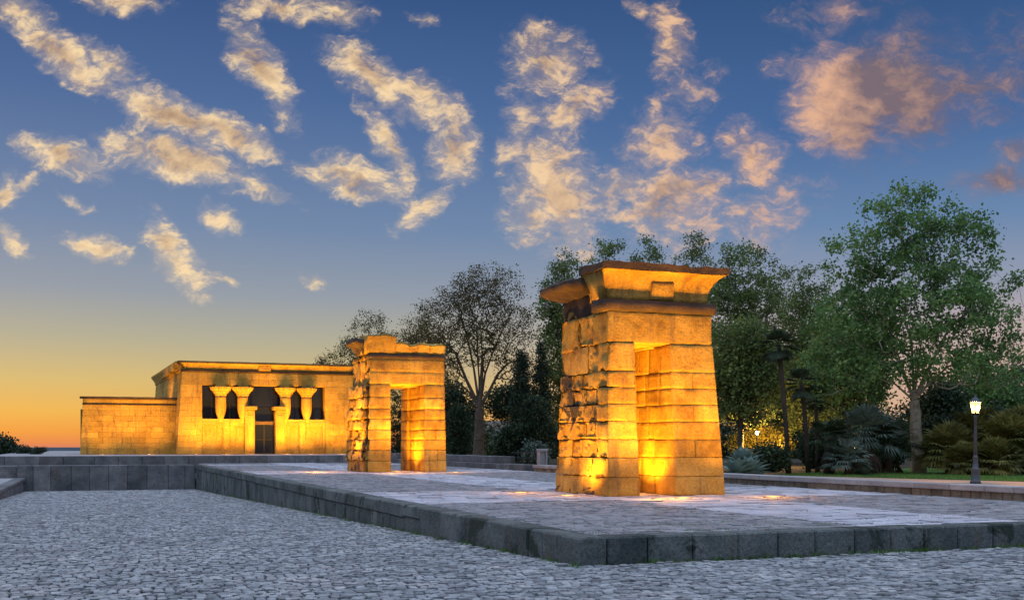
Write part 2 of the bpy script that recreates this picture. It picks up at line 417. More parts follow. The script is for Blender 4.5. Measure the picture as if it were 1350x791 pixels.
M['uplight_lens'] = emit_mat('lit lens', (1.0, .45, .10), 2.6)
M['lamp_lens'] = emit_mat('lit lantern pane', (1.0, .44, .08), 1.9)
def frost(m):
    nt = m.node_tree; N, L = nt.nodes, nt.links
    t = N.new('ShaderNodeBsdfTransparent'); t.inputs[0].default_value = (1, .9, .7, 1)
    mx = N.new('ShaderNodeMixShader'); mx.inputs[0].default_value = .55
    L.new(N['Principled BSDF'].outputs[0], mx.inputs[1]); L.new(t.outputs[0], mx.inputs[2]); L.new(mx.outputs[0], N['Material Output'].inputs[0])
frost(M['lamp_lens'])
def glass_mat():
    m, nt, N, L, B = new_mat('dark window glass')
    B.inputs['Base Color'].default_value = (.010, .013, .020, 1); B.inputs['Roughness'].default_value = .10
    B.inputs['Specular IOR Level'].default_value = .3
    n = mk_noise(N, L, N.new('ShaderNodeNewGeometry').outputs['Position'], 1.2, 2)
    bn = N.new('ShaderNodeBump'); bn.inputs['Strength'].default_value = .05; L.new(n, bn.inputs['Height']); L.new(bn.outputs[0], B.inputs['Normal'])
    return m
M['glass'] = glass_mat()

# ------------------------------------------------------------------ ground and setting
PX0, PX1, PY0, PY1 = 5.6, 17.7, 12.5, 70.0     # the raised stone platform
BX0, BY1 = -3.5, 67.0                          # basin floor edges
TZ = 0.48                                      # terrace level
def floor_z(y): return -0.34 - 0.0203 * (y - 12.5) if y > 12.5 else -0.34 - 0.0203 * (y - 12.5) * .9
def floor_za(y): return np.where(y > 12.5, -0.34 - 0.0203 * (y - 12.5), -0.34 - 0.0183 * (y - 12.5))

def terrain():
    rs = [0, 60, 120, 200, 320, 500, 800, 1300, 2000, 2800, 3600, 4500, 6000, 9000, 15000, 25000]
    n = 160
    v = [(0, 0, -2.6)]; f = []
    for r in rs[1:]:
        for k in range(n):
            a = 2 * math.pi * k / n
            x, y = r * math.sin(a), r * math.cos(a)
            if r <= 200: z = -2.6
            else:
                z = -2.6 - min(1, (r - 200) / 500) * 52
                if r >= 2000:
                    ridge = noise.fractal(Vector((math.sin(a) * 5, math.cos(a) * 5, r * .0009)), 1, 2, 4)
                    z += max(0, 1 - abs(r - 4500) / 3000) * (34 + 60 * ridge)
            v.append((x, y, z))
    for k in range(n): f.append((0, 1 + (k + 1) % n, 1 + k))
    for i in range(len(rs) - 2):
        for k in range(n):
            a = 1 + i * n; b = a + n
            f.append((a + k, a + (k + 1) % n, b + (k + 1) % n, b + k))
    o = link_mesh('terrain', v, f, M['far'], smooth=True)
    tag(o, kind='structure')
terrain()

rng_ = np.random.default_rng(7)

def setts(name, regions, mat, zfun, smooth=False):
    """regions: dicts x0,x1,y0,y1, lx (length range along X), ly (row depth), gap, up (height jitter), test(x,y)->mask.  One sheet of individual stones."""
    V, Fc = [], []
    tot = 0
    for r in regions:
        y = r['y0']
        xs_all, ys_all, a_all, b_all = [], [], [], []
        while y < r['y1'] - 0.02:
            ly = r['ly'] * rng_.uniform(.85, 1.15)
            ly = min(ly, r['y1'] - y)
            n = int((r['x1'] - r['x0']) / (sum(r['lx']) / 2) * 1.5) + 4
            ln = rng_.uniform(r['lx'][0], r['lx'][1], n)
            e = np.concatenate(([0], np.cumsum(ln))) + r['x0'] - (rng_.uniform(0, r['lx'][1]) if r.get('run', True) else 0)
            e = np.clip(e, r['x0'], r['x1'])
            w = np.diff(e); c = (e[1:] + e[:-1]) / 2
            k = w > .04
            xs_all.append(c[k]); a_all.append(w[k] / 2); ys_all.append(np.full(k.sum(), y + ly / 2)); b_all.append(np.full(k.sum(), ly / 2))
            y += ly
        x = np.concatenate(xs_all); yy = np.concatenate(ys_all); a = np.concatenate(a_all); b = np.concatenate(b_all)
        if 'test' in r:
            k = r['test'](x, yy); x, yy, a, b = x[k], yy[k], a[k], b[k]
        n = len(x)
        wav = r.get('wave', 0)
        yy = yy + wav * np.sin(x * 1.1 + yy * .15) + wav * .5 * np.sin(x * 2.7 + 1 + yy * .4)
        g = r['gap']
        a = a - g / 2 * rng_.uniform(.6, 1.5, n); b = b - g / 2 * rng_.uniform(.6, 1.5, n)
        up = rng_.normal(0, r['up'], n)
        tx = rng_.normal(0, r['tilt'], n); ty = rng_.normal(0, r['tilt'], n)
        bev = r['bev']
        sx = np.array([-1, 1, 1, -1]); sy = np.array([-1, -1, 1, 1])
        jit = r.get('jit', 0)
        vs = np.zeros((n, 12, 3))
        for ring, (ins, dz) in enumerate(((1.0, -.07), (1.0, -bev * .8), (None, 0.0))):
            for q in range(4):
                aa = a * 1.0 if ins else np.maximum(a - bev, a * .3); bb = b if ins else np.maximum(b - bev, b * .3)
                ox = sx[q] * aa; oy = sy[q] * bb
                if ring > 0: ox = ox + rng_.normal(0, jit, n); oy = oy + rng_.normal(0, jit, n)
                vs[:, ring * 4 + q, 0] = x + ox; vs[:, ring * 4 + q, 1] = yy + oy
                vs[:, ring * 4 + q, 2] = zfun(yy + oy) + dz + (up + ox * tx + oy * ty if ring > 0 else 0)
        base = tot + np.arange(n)[:, None, None] * 12
        fl = [(8, 9, 10, 11)]
        for lo in (0, 4):
            for q in range(4): fl.append((lo + q, lo + (q + 1) % 4, lo + 4 + (q + 1) % 4, lo + 4 + q))
        Fc.append((base + np.array(fl)[None]).reshape(-1, 4)); V.append(vs.reshape(-1, 3)); tot += n * 12
    F_ = np.concatenate(Fc)
    idx = np.tile(np.array([0] + [1] * 4 + [0] * 4), len(F_) // 9)
    return link_mesh(name, np.concatenate(V), F_, [mat, M['joint']], smooth=smooth, mat_idx=idx)

cob = dict(lx=(.09, .15), ly=.11, gap=.018, up=.0065, tilt=.04, bev=.012, jit=.006, wave=.05)
o = setts('cobbled_basin_floor', [dict(cob, x0=BX0 - .02, x1=PX0 - .02, y0=12.48, y1=45.0),
                                  dict(cob, x0=BX0 - .02, x1=PX0 - .02, y0=45.0, y1=BY1, lx=(.14, .26), ly=.24),
                                  dict(cob, x0=-7, x1=24, y0=3.5, y1=12.44)], M['cobble'], floor_za)
tag(o, kind='structure')
# soil below the setts, one sheet
mb = MB()
ys = [-30, 3, 12.5, 67.1]
for ya, yb in zip(ys, ys[1:]):
    za, zb = floor_z(ya) - .045, floor_z(yb) - .045
    xr = PX0 + .1 if yb > 13 else 60
    mb.quad((-40 if yb < 13 else BX0 - .2, ya, za), (xr, ya, za), (xr, yb, zb), (-40 if yb < 13 else BX0 - .2, yb, zb))
tag(mb.build('basin_bed', M['soil']), kind='structure')

# platform paving: dark fields, pale bands
AX0, AX1 = 10.2, 13.1                          # the pale path on the axis
bands = [(20.9, 26.0), (43.6, 49.2), (62.5, 64.6)]
KERB = .42
def pale(x, y):
    m = (x > AX0) & (x < AX1)
    for a, b in bands: m = m | ((y > a) & (y < b))
    return m
dk = dict(lx=(.16, .34), ly=.19, gap=.024, up=.005, tilt=.012, bev=.012, jit=.004, wave=.02)
pl = dict(lx=(.40, .75), ly=.36, gap=.026, up=.006, tilt=.006, bev=.010, jit=.002)
xin0, xin1, yin0 = PX0 + KERB, PX1, PY0 + KERB
cuts = [yin0] + [v for b in bands for v in b] + [PY1 - .05]
dark_regions, pale_regions = [], []
for i, (a, b) in enumerate(zip(cuts, cuts[1:])):
    if i % 2 == 1: pale_regions.append(dict(pl, x0=xin0, x1=xin1, y0=a, y1=b))
    else:
        dark_regions += [dict(dk, x0=xin0, x1=AX0, y0=a, y1=b), dict(dk, x0=AX1, x1=xin1, y0=a, y1=b)]
        pale_regions.append(dict(pl, x0=AX0, x1=AX1, y0=a, y1=b))
zz = lambda y: np.zeros_like(y)
tag(setts('platform_paving', dark_regions, M['paver'], zz), kind='structure')
tag(setts('pale_paving_bands', pale_regions, M['slab'], zz), kind='structure')
mb = MB(); mb.quad((PX0 + .05, PY0 + .05, -.03), (PX1 + .3, PY0 + .05, -.03), (PX1 + .3, PY1 + .2, -.03), (PX0 + .05, PY1 + .2, -.03))
tag(mb.build('platform_bed', M['soil']), kind='structure')

# edge blocks of the platform: long wall on the basin side, low kerb in front
rnd = random.Random(3)
mb = MB()
y = PY0
first = True
while y < BY1 - .1:
    ln = rnd.uniform(.85, 1.35) if not first else .63
    y2 = min(y + ln, BY1 - .01)
    j = lambda: rnd.uniform(-.012, .012)
    zf = floor_z(y2) - .12
    dx = j()
    zc = -.22 if y < 20 else -.26
    if y < 19:                                   # near the corner a block reaches from the top to the floor
        mb.box(PX0 + dx, PX0 + KERB - .012, y + .006, y2 - .006, zf, j() * .4, .022)
    else:
        mb.box(PX0 + dx, PX0 + KERB - .012, y + .006, y2 - .006, zc, j() * .4, .022)
        yy = y
        while yy < y2 - .05:
            y3 = min(yy + rnd.uniform(.45, .75), y2)
            if y2 - y3 < .25: y3 = y2
            mb.box(PX0 + .03 + j(), PX0 + KERB - .012, yy + .006, y3 - .006, zf, zc - .008, .018)
            yy = y3
    y = y2; first = False
x = PX0 + KERB
while x < PX1 + 8:
    x2 = x + rnd.uniform(.56, .68)
    dy = rnd.uniform(-.012, .012)
    mb.box(x + .006, x2 - .006, PY0 + dy, PY0 + KERB - .012, floor_z(PY0) - .1, rnd.uniform(-.006, .006), .024)
    x = x2
tag(mb.build('platform_edge_wall', M['granite_moss']), 'grey granite edge wall of the raised platform, low in front and taller towards the temple', 'wall')

# wall closing the basin at its far end, with the terrace step on top
mb = MB()
x = -3.9
while x < PX0:
    x2 = min(x + rnd.uniform(.78, 1.2), PX0 + .02)
    if PX0 - x2 < .3: x2 = PX0 + .02
    mb.box(x + .008, x2 - .008, BY1 + rnd.uniform(-.015, .015), BY1 + .6, floor_z(BY1) - .15, -.02 + rnd.uniform(-.01, .01), .02)
    x = x2
mb.box(-24, -3.91, BY1 + .35, BY1 + .9, -1.6, -.06, .02)
mb.box(-24, PX0, BY1 + .55, PY1 + .2, -.5, -.045)
tag(mb.build('basin_end_wall', M['granite']), 'grey block wall closing the far end of the cobbled basin below the temple', 'wall')
mb = MB()
x = -6.5
while x < 24:
    x2 = x + rnd.uniform(1.2, 1.9)
    mb.box(x + .008, x2 - .008, PY1 + rnd.uniform(-.01, .01), PY1 + .7, -.1, TZ + rnd.uniform(-.006, .006), .025)
    x = x2
yy = PY1 + .7
while yy < 84:
    y2 = yy + 1.5; mb.box(-6.5, -5.9, yy + .008, y2 - .008, -.6, TZ, .025); yy = y2
tag(mb.build('terrace_step', M['granite']), 'low grey granite step in front of the temple, one course high', 'step')
mb = MB(); mb.box(-6.0, 24, PY1 + .6, 130, -.6, TZ - .012)
tag(mb.build('terrace', M['cap']), kind='structure')

# low bank on the left of the basin
mb = MB()
yy = 28.0
while yy < BY1 - .1:
    y2 = min(yy + rnd.uniform(.9, 1.5), BY1 - .01)
    mb.box(BX0 - .55, BX0 + rnd.uniform(-.01, .01), yy + .006, y2 - .006, -.86, -.70, .02)
    mb.box(BX0 - .5, BX0 - .06, yy + .006, y2 - .006, -1.8, -.866, .015)
    yy = y2
tag(mb.build('basin_kerb', M['granite']), 'low stone kerb along the left edge of the cobbled basin', 'kerb')
mb = MB(); mb.box(-40, BX0 - .54, 14, BY1 + .4, -1.8, -.712)
tag(mb.build('left_bank_paving', M['cap']), kind='structure')
mb = MB(); mb.box(-160, -6.55, BY1 + .8, 190, -2.7, -.75)
tag(mb.build('left_garden_ground', M['earth']), kind='structure')

# right edge of the platform: low wall with pale cap, then the two-tier stretch further off
mb, mc = MB(), MB()
yy = 2.0
while yy < 44.0:
    y2 = yy + rnd.uniform(.26, .36)
    mb.box(PX1 + .06 + rnd.uniform(-.006, .006), PX1 + .4, yy + .008, y2 - .008, -.4, .148, .012)
    yy = y2
yy = 2.0
while yy < 44.0:
    y2 = min(yy + rnd.uniform(.8, 1.15), 44.2)
    mc.box(PX1 - .02, PX1 + .52, yy + .004, y2 - .004, .152, .285, .015)
    yy = y2
rw = empty('border_wall', (0, 0, 0)); tag(rw, 'long low border wall with a pale cap between the platform and the sandy path', 'wall')
mb.build('wall_blocks', M['wall_olive'], rw); mc.build('cap_stone', M['cap'], rw)
mb = MB()
yy = 45.2
while yy < PY1 - .1:
    y2 = min(yy + rnd.uniform(1.3, 2.0), PY1 - .02)
    mb.box(PX1 + rnd.uniform(-.01, .01), PX1 + .7, yy + .01, y2 - .01, -.3, .27, .02)
    if yy > 48.2: mb.box(PX1 + .35 + rnd.uniform(-.01, .01), PX1 + .95, yy + .01, y2 - .01, .275, .60, .02)
    yy = y2
tag(mb.build('stepped_wall', M['granite']), 'two-tier grey block wall behind the farther gateway, below the trees', 'wall')

# park ground, path, lawn
mb = MB(); mb.box(PX1 + .45, 160, -30, 190, -2.7, -.10)
tag(mb.build('park_ground', M['earth']), kind='structure')
mb = MB()
mb.quad((PX1 + .5, -25, -.094), (30.6, -25, -.094), (30.6, 25.0, -.094), (24.2, 44, -.094), (PX1 + .5, 44, -.094))
tag(mb.build('sandy_path', M['gravel']), kind='structure')
def lawn():
    v, f = [], []
    pts = [(26.2, 38.6), (27.6, 34.2), (29.6, 29.0), (31.4, 24.0), (33.0, 18.0)]
    mbl = MB()
    for (xa, ya), (xb, yb) in zip(pts, pts[1:]):
        mbl.quad((xb, yb, -.088), (xb + 16, yb + 10, -.088), (xa + 16, ya + 10, -.088), (xa, ya, -.088))
    tag(mbl.build('lawn', M['lawn']), kind='structure')
    r = np.random.default_rng(5)
    n = 26000
    i = r.integers(0, len(pts) - 1, n); t = r.random(n); w = r.random(n) ** 1.6 * 8
    P = np.array(pts)
    c = P[i] * (1 - t[:, None]) + P[i + 1] * t[:, None] + np.stack([w * .85, w * .53], 1)
    return blades('lawn_grass', c, -.09, .03, .085, r)
def blades(name, c, z, h0, h1, r):
    n = len(c)
    a = r.uniform(0, 2 * np.pi, n); h = r.uniform(h0, h1, n); w = .006 + h * .08
    z = np.broadcast_to(z, n)
    dx, dy = np.cos(a) * w, np.sin(a) * w
    lx, ly = r.normal(0, .35, n) * h, r.normal(0, .35, n) * h
    v = np.zeros((n, 3, 3))
    v[:, 0] = np.stack([c[:, 0] - dx, c[:, 1] - dy, z], 1); v[:, 1] = np.stack([c[:, 0] + dx, c[:, 1] + dy, z], 1)
    v[:, 2] = np.stack([c[:, 0] + lx, c[:, 1] + ly, z + h], 1)
    o = link_mesh(name, v.reshape(-1, 3), np.arange(n * 3).reshape(-1, 3), M['grass'])
    tag(o, 'short green grass', 'grass', kind='stuff')
    return o
lawn()['label'] = 'short green lawn grass beside the sandy path'
# weeds in the joints of the paving, mostly near the front edge
r = np.random.default_rng(11)
tc = []
for k in range(150):
    x = r.uniform(PX0 + .5, 13.0); y = PY0 + .45 + abs(r.normal(0, 1.3)) if k < 300 else r.uniform(PY0 + .4, 20)
    if x > AX0 and r.random() < .6: continue
    y = PY0 + KERB + round((y - PY0 - KERB) / .19) * .19
    m = r.integers(6, 20)
    tc.append(np.stack([x + r.normal(0, .10, m), y + r.normal(0, .018, m)], 1))
o = blades('joint_weeds', np.concatenate(tc), -.02, .02, .045, r); o['label'] = 'green weeds growing in the paving joints near the platform edge'
tc = []
for k in range(260):
    if k < 150: x = PX0 - abs(r.normal(0, .06)); y = r.uniform(12.3, 60)
    else: x = r.uniform(PX0, 17); y = PY0 - abs(r.normal(0, .05))
    m = r.integers(5, 16)
    tc.append(np.stack([np.minimum(x + r.normal(0, .05, m), PX0 - .02) if k < 150 else x + r.normal(0, .09, m), (y + r.normal(0, .09, m)) if k < 150 else np.minimum(y + r.normal(0, .03, m), PY0 - .02)], 1))
tc = np.concatenate(tc)
o = blades('wall_foot_weeds', tc, floor_za(tc[:, 1]) - .02, .03, .09, r); o['label'] = 'thin weeds along the foot of the platform wall'

# ------------------------------------------------------------------ weathered block masonry
class Masonry:
    """blocks with rounded, eroded faces; every block its own island of one mesh"""
    def __init__(s, seed=0): s.v = []; s.f = []; s.rnd = random.Random(seed); s.seed = seed
    def block(s, c, cell=.09, amp=.012, bev=.02, big=0.0, ampfun=None):
        c = [Vector(p) for p in c]
        L = [(c[1] - c[0]).length, (c[3] - c[0]).length, (c[4] - c[0]).length]
        n = [max(2, min(22, int(round(l / cell)))) for l in L]
        def params(k):
            b = min(.3, bev / max(L[k], .01))
            return [0.0, b] + [b + (1 - 2 * b) * i / n[k] for i in range(1, n[k])] + [1 - b, 1.0]
        U = [params(k) for k in range(3)]
        m = [len(u) for u in U]
        ids = {}
        off = Vector((s.rnd.uniform(0, 50), s.rnd.uniform(0, 50), s.rnd.uniform(0, 50)))
        ctr = sum(c, Vector()) / 8
        ex = (c[1] - c[0]).normalized(); ey = (c[3] - c[0]).normalized(); ez = Vector((0, 0, 1))
        def vert(i, j, k):
            key = (i, j, k)
            if key in ids: return ids[key]
            u, v, w = U[0][i], U[1][j], U[2][k]
            lo = (c[0] * (1 - u) + c[1] * u) * (1 - v) + (c[3] * (1 - u) + c[2] * u) * v
            hi = (c[4] * (1 - u) + c[5] * u) * (1 - v) + (c[7] * (1 - u) + c[6] * u) * v
            p = lo * (1 - w) + hi * w
            nr = Vector((0, 0, 0)); nb = 0
            if i == 0: nr -= ex; nb += 1
            if i == m[0] - 1: nr += ex; nb += 1
            if j == 0: nr -= ey; nb += 1
            if j == m[1] - 1: nr += ey; nb += 1
            if k == 0: nr -= ez; nb += 1
            if k == m[2] - 1: nr += ez; nb += 1
            A, Bg = (amp, big) if ampfun is None else ampfun(p)
            q = p + off
            if nb >= 2: p = p - nr * bev * (.42 + .5 * max(0, noise.noise(q * 5)))
            nn = nr.normalized()
            d = noise.fractal(q * 4.0, 1.0, 2.0, 4) * A
            if Bg > 0:
                g = noise.fractal(q * 1.7, 1.0, 2.1, 4)
                fl = min(1.0, max(0.0, (g - .10) / .07)); fl = fl * fl * (3 - 2 * fl)
                d += -Bg * (1.0 * fl + .25 * max(0.0, g + .1)) + Bg * .25 * noise.noise(q * .8)
                if nb >= 2 and Bg > .02: d -= Bg * .15 * max(0, noise.noise(q * 2.5))
            p = p + nn * d
            ids[key] = len(s.v); s.v.append((p.x, p.y, p.z))
            return ids[key]
        for j in range(m[1] - 1):
            for i in range(m[0] - 1):
                s.f.append((vert(i, j, 0), vert(i, j + 1, 0), vert(i + 1, j + 1, 0), vert(i + 1, j, 0)))
                k = m[2] - 1
                s.f.append((vert(i, j, k), vert(i + 1, j, k), vert(i + 1, j + 1, k), vert(i, j + 1, k)))
        for k in range(m[2] - 1):
            for i in range(m[0] - 1):
                s.f.append((vert(i, 0, k), vert(i + 1, 0, k), vert(i + 1, 0, k + 1), vert(i, 0, k + 1)))
                j = m[1] - 1
                s.f.append((vert(i, j, k), vert(i, j, k + 1), vert(i + 1, j, k + 1), vert(i + 1, j, k)))
            for j in range(m[1] - 1):
                s.f.append((vert(0, j, k), vert(0, j, k + 1), vert(0, j + 1, k + 1), vert(0, j + 1, k)))
                i = m[0] - 1
                s.f.append((vert(i, j, k), vert(i, j + 1, k), vert(i, j + 1, k + 1), vert(i, j, k + 1)))
    def box(s, x0, x1, y0, y1, z0, z1, **k):
        s.block([(x0, y0, z0), (x1, y0, z0), (x1, y1, z0), (x0, y1, z0), (x0, y0, z1), (x1, y0, z1), (x1, y1, z1), (x0, y1, z1)], **k)
    def prism(s, prof, axis, a0, a1, seg=.12, amp=.012, taper=(0, 0), big=0.0, cellp=.07, big_top=0.0):
        """a moulding: profile [(out, z)] swept along X ('x') or Y ('y'); returns through s"""
        # refine the profile
        P = []
        for (o0, z0), (o1, z1) in zip(prof, prof[1:] + prof[:1]):
            n = max(1, int(math.hypot(o1 - o0, z1 - z0) / cellp))
            P += [(o0 + (o1 - o0) * i / n, z0 + (z1 - z0) * i / n) for i in range(n)]
        ns = max(2, int(abs(a1 - a0) / seg))
        off = Vector((s.rnd.uniform(0, 50), 3, s.rnd.uniform(0, 50)))
        base = len(s.v)
        zmax = max(z for _, z in prof)
        for i in range(ns + 1):
            for (o, z) in P:
                t = i / ns
                st, en = a0 - taper[0] * o, a1 + taper[1] * o
                a = st + (en - st) * t
                p = Vector((a, o, z)) if axis == 'x' else Vector((o, a, z))
                q = p + off
                d = noise.fractal(q * 4, 1, 2, 4) * amp
                g = max(0, noise.fractal(q * 1.5, 1, 2, 4) + .1) * big
                dz = noise.fractal(q * 3 + Vector((9, 9, 9)), 1, 2, 3) * (amp if z < zmax - .03 else amp + big_top)
                if axis == 'x': p.y += d + g
                else: p.x += d + g
                p.z += dz - (max(0, noise.noise(q * 1.3)) * big_top if z > zmax - .03 else 0)
                s.v.append(tuple(p))
        k = len(P)
        for i in range(ns):
            for j in range(k):
                a = base + i * k + j; b = base + i * k + (j + 1) % k
                s.f.append((a, b, b + k, a + k))
        s.f.append(tuple(base + j for j in reversed(range(k)))); s.f.append(tuple(base + ns * k + j for j in range(k)))
    def build(s, name, mat, parent=None, smooth=False):
        o = link_mesh(name, s.v, s.f, mat, parent, smooth)
        return o

def cavetto(y_in, out, z0, z1, slab, n=6, back=.5):
    """profile (offset along the facing axis, z) of an Egyptian cornice; y_in is the wall plane, negative out = towards the viewer"""
    prof = [(y_in + back, z0)]
    prof += [(y_in, z0)]
    for i in range(1, n + 1):
        t = i / n
        prof.append((y_in - out * (1 - math.cos(t * math.pi / 2)), z0 + (z1 - z0) * math.sin(t * math.pi / 2) ** .9))
    prof += [(y_in - out - .02, z1 + .002), (y_in - out - .02, z1 + slab), (y_in + back, z1 + slab)]
    return prof[::-1]

def gateway(name, label, X0, X1, Yf, Yb, xa, xb, courses, z_lint, z_tor, z_cor, z_top, slab, bx, by, rearstep, seed, near):
    g = empty(name, ((X0 + X1) / 2, Yf, 0)); tag(g, label, 'gateway', 'stone gateways on the platform')
    ox, oy = (X0 + X1) / 2, Yf
    def loc(c): return [(p[0] - ox, p[1] - oy, p[2]) for p in c]
    rn = random.Random(seed)
    xl = lambda z: X0 + bx[0] * z
    xr = lambda z: X1 - bx[1] * z
    yf = lambda z: Yf + by[0] * z
    yb = lambda z: Yb - by[1] * z
    cell = .075 if near else .13
    def amps(p):
        x = p[0] + ox; y = p[1] + oy; z = p[2]
        t = max(0, min(1, (X0 + .30 - x) / .3)) * max(0, min(1, (y - Yf - .1) / .25))
        ragged = (.06 if near else .09) * t * max(0.0, min(1, (z - .2) / .6))
        return (.007 + .018 * t + (.0 if near else .004), ragged)
    lp, rp, lf = Masonry(seed), Masonry(seed + 1), Masonry(seed + 7)
    jy = Yf + (Yb - Yf) * rearstep
    zs = courses
    for i, (z0, z1) in enumerate(zip(zs, zs[1:])):
        q = .006
        def blk(mas, xA, xB, yA, yB, **k):
            # xA.. are functions of z so that the batter stays in the blocks
            mas.block(loc([(xA(z0) + q, yA(z0) + q, z0 + .005), (xB(z0) - q, yA(z0) + q, z0 + .005), (xB(z0) - q, yB(z0) - q, z0 + .005), (xA(z0) + q, yB(z0) - q, z0 + .005),
                           (xA(z1) + q, yA(z1) + q, z1 - .005), (xB(z1) - q, yA(z1) + q, z1 - .005), (xB(z1) - q, yB(z1) - q, z1 - .005), (xA(z1) + q, yB(z1) - q, z1 - .005)]),
                      cell=cell, bev=.011 if near else .018, ampfun=amps, **k)
        K = lambda v: (lambda z: v)
        # left pier: front block, one or two behind, then the deeper reveal
        s1 = Yf + (rn.choice((.75, .95, 1.25)) if near else .35); pr = rn.uniform(-.06, -.015) if near else rn.uniform(.14, .26)
        s2 = s1 + (jy - s1) * rn.uniform(.4, .6)
        xlr = lambda z, p=pr: xl(z) - p
        blk(lp, xl, K(xa), yf, K(s1))
        if near:
            blk(lf, xlr, K(xa + .02), K(s1 + .02), K(s2)); blk(lf, lambda z, p=pr * .6: xl(z) - p, K(xa + .02), K(s2), K(jy))
            blk(lf, lambda z, p=pr * .8: xl(z) - p, K(xa + .13), K(jy), yb)
        else:
            ln_ = rn.uniform(-.03, .09); zm = (z0 + z1) / 2
            blk(lf, lambda z, p=pr, l=ln_: xl(z) - p - l * (zm - z) / (z1 - z0), K(xa + .02), K(s1), K(jy + .01))
            blk(lf, lambda z, p=pr, l=ln_: xl(z) - p * 1.05 - l * (zm - z) / (z1 - z0), K(xa + .13), K(jy + .012), yb)
        # right pier
        t1 = Yf + rn.choice((.8, 1.0, 1.3)); sp = xb + (X1 - xb) * rn.choice((.42, .5, .6))
        if i % 2 == (0 if near else 1) and rn.random() < .8:
            blk(rp, K(xb), K(sp), yf, K(t1)); blk(rp, K(sp), xr, yf, K(t1))
        else: blk(rp, K(xb), xr, yf, K(t1))
        if near and i > 2 and False: pass
        t2 = t1 + (jy - t1) * rn.uniform(.4, .6)
        blk(rp, K(xb - .02), xr, K(t1), K(t2)); blk(rp, K(xb - .02), xr, K(t2), K(jy))
        blk(rp, K(xb - .13), xr, K(jy), yb)
    lp.build('pier', M['gate'], g, True); rp.build('pier', M['gate'], g, True)
    lf.build('flank', M['gate_old'], g, not near)
    # lintel zone
    ln = Masonry(seed + 2)
    za, zb = z_lint, z_tor
    d1 = Yf + .95
    def lb(xA, xB, yA, yB, z0, z1, **k):
        ln.block(loc([(xA, yA, z0), (xB, yA, z0), (xB, yB, z0), (xA, yB, z0), (xA, yA, z1), (xB, yA, z1), (xB, yB, z1), (xA, yB, z1)]), cell=cell, bev=.012, ampfun=amps, **k)
    x0l, x1l, y0l, y1l = xl((za + zb) / 2), xr((za + zb) / 2), yf((za + zb) / 2), yb((za + zb) / 2)
    if near: lb(x0l, x1l, y0l, d1 + .1, za + .004, zb)
    else:
        xm = x0l + .78; lb(x0l, x1l, y0l, d1 + .1, za + (zb - za) * .5, zb); lb(x0l, x1l, y0l + .002, d1 + .1, za + .004, za + (zb - za) * .5 - .006)
    lb(x0l, xa + .8, d1 + .105, d1 + .9, za - .0 + .004, zb); lb(xa + .805, x1l, d1 + .105, d1 + .9, za - .04, zb)
    lb(x0l, x1l, d1 + .905, y1l, za - .05, zb)
    lb(x0l + (.12 if near else -.004), xa - .01, d1 + .11, y1l - .002, zb + .004, z_cor - .01)
    lb(xa, x1l - .02, d1 + .11, y1l - .02, zb + .004, z_cor + .1)
    ln.build('lintel', M['gate'], g, True)
    # torus
    tm = Masonry(seed + 3)
    tr = (z_cor - z_tor) / 2
    yw = yf(z_tor) - oy
    prof = [(yw + .5, z_tor + .004)] + [(yw - tr * .75 * math.sin(math.pi * i / 8), z_tor + .004 + (z_cor - z_tor - .004) * (1 - math.cos(math.pi * i / 8)) / 2) for i in range(9)] + [(yw + .5, z_cor)]
    tm.prism(prof[::-1], 'x', xl(z_tor) - .16 - ox if near else xl(z_tor) - .06 - ox, xr(z_tor) + .10 - ox if near else xr(z_tor) + .02 - ox, amp=.014, big=.015)
    tm.build('torus_moulding', M['patina_shade'], g, True)
    return g, ox, oy, yw, xl, xr, yf, yb

# nearer gateway
g1, ox, oy, yw, xl, xr, yf, yb = gateway('stone_gateway', 'nearer and taller-looking stone gateway with an intact flared cornice', 10.60, 13.58, 22.0, 25.1, 11.38, 12.28,
    [0, .43, .86, 1.27, 1.67, 2.06, 2.43, 2.80, 3.43], 3.43, 4.12, 4.40, 5.06, .17, (.03, .055), (.075, .06), .70, 21, True)
cm = Masonry(31)
cb = cavetto(yw + .05, .32, 4.405, 5.02, .01, back=.95)
cm.prism(cb, 'x', xl(4.4) + .03 - ox, xr(4.4) - .03 - ox, amp=.013, taper=(0, 0), big=.02)
# flare of the cornice to both sides
v0 = len(cm.v) * 0
for k, (x, y, z) in enumerate(cm.v):
    t = max(0, (z - 4.42) / .60)
    if x < xl(4.4) - ox + .35: cm.v[k] = (x - .24 * t ** 2.2, y, z)
    elif x > xr(4.4) - ox - .35: cm.v[k] = (x + .30 * t ** 2.6, y, z)
co = cm.build('cornice', M['gate'], g1, True)
sm = Masonry(32)
sm.prism([(yw + 1.0, 5.035), (yw + 1.0, 5.20), (yw - .33, 5.19), (yw - .31, 5.035)], 'x', xl(4.4) - .26 - ox, xr(4.4) + .34 - ox, amp=.018, big=.03, big_top=.03)
sm.build('cornice_slab', M['patina_shade'], g1, False)  # slab edge: lichen, with its lack of light put into the colour too
dm = Masonry(33)
dm.block([(.0 - .28, yw - .01, 4.43), (.30, yw - .01, 4.43), (.30, yw + .2, 4.43), (-.28, yw + .2, 4.43), (-.28, yw - .065, 4.80), (.30, yw - .065, 4.80), (.30, yw + .2, 4.80), (-.28, yw + .2, 4.80)], cell=.08, amp=.01, bev=.015)
dm.build('disc_block', M['gate'], g1, True)
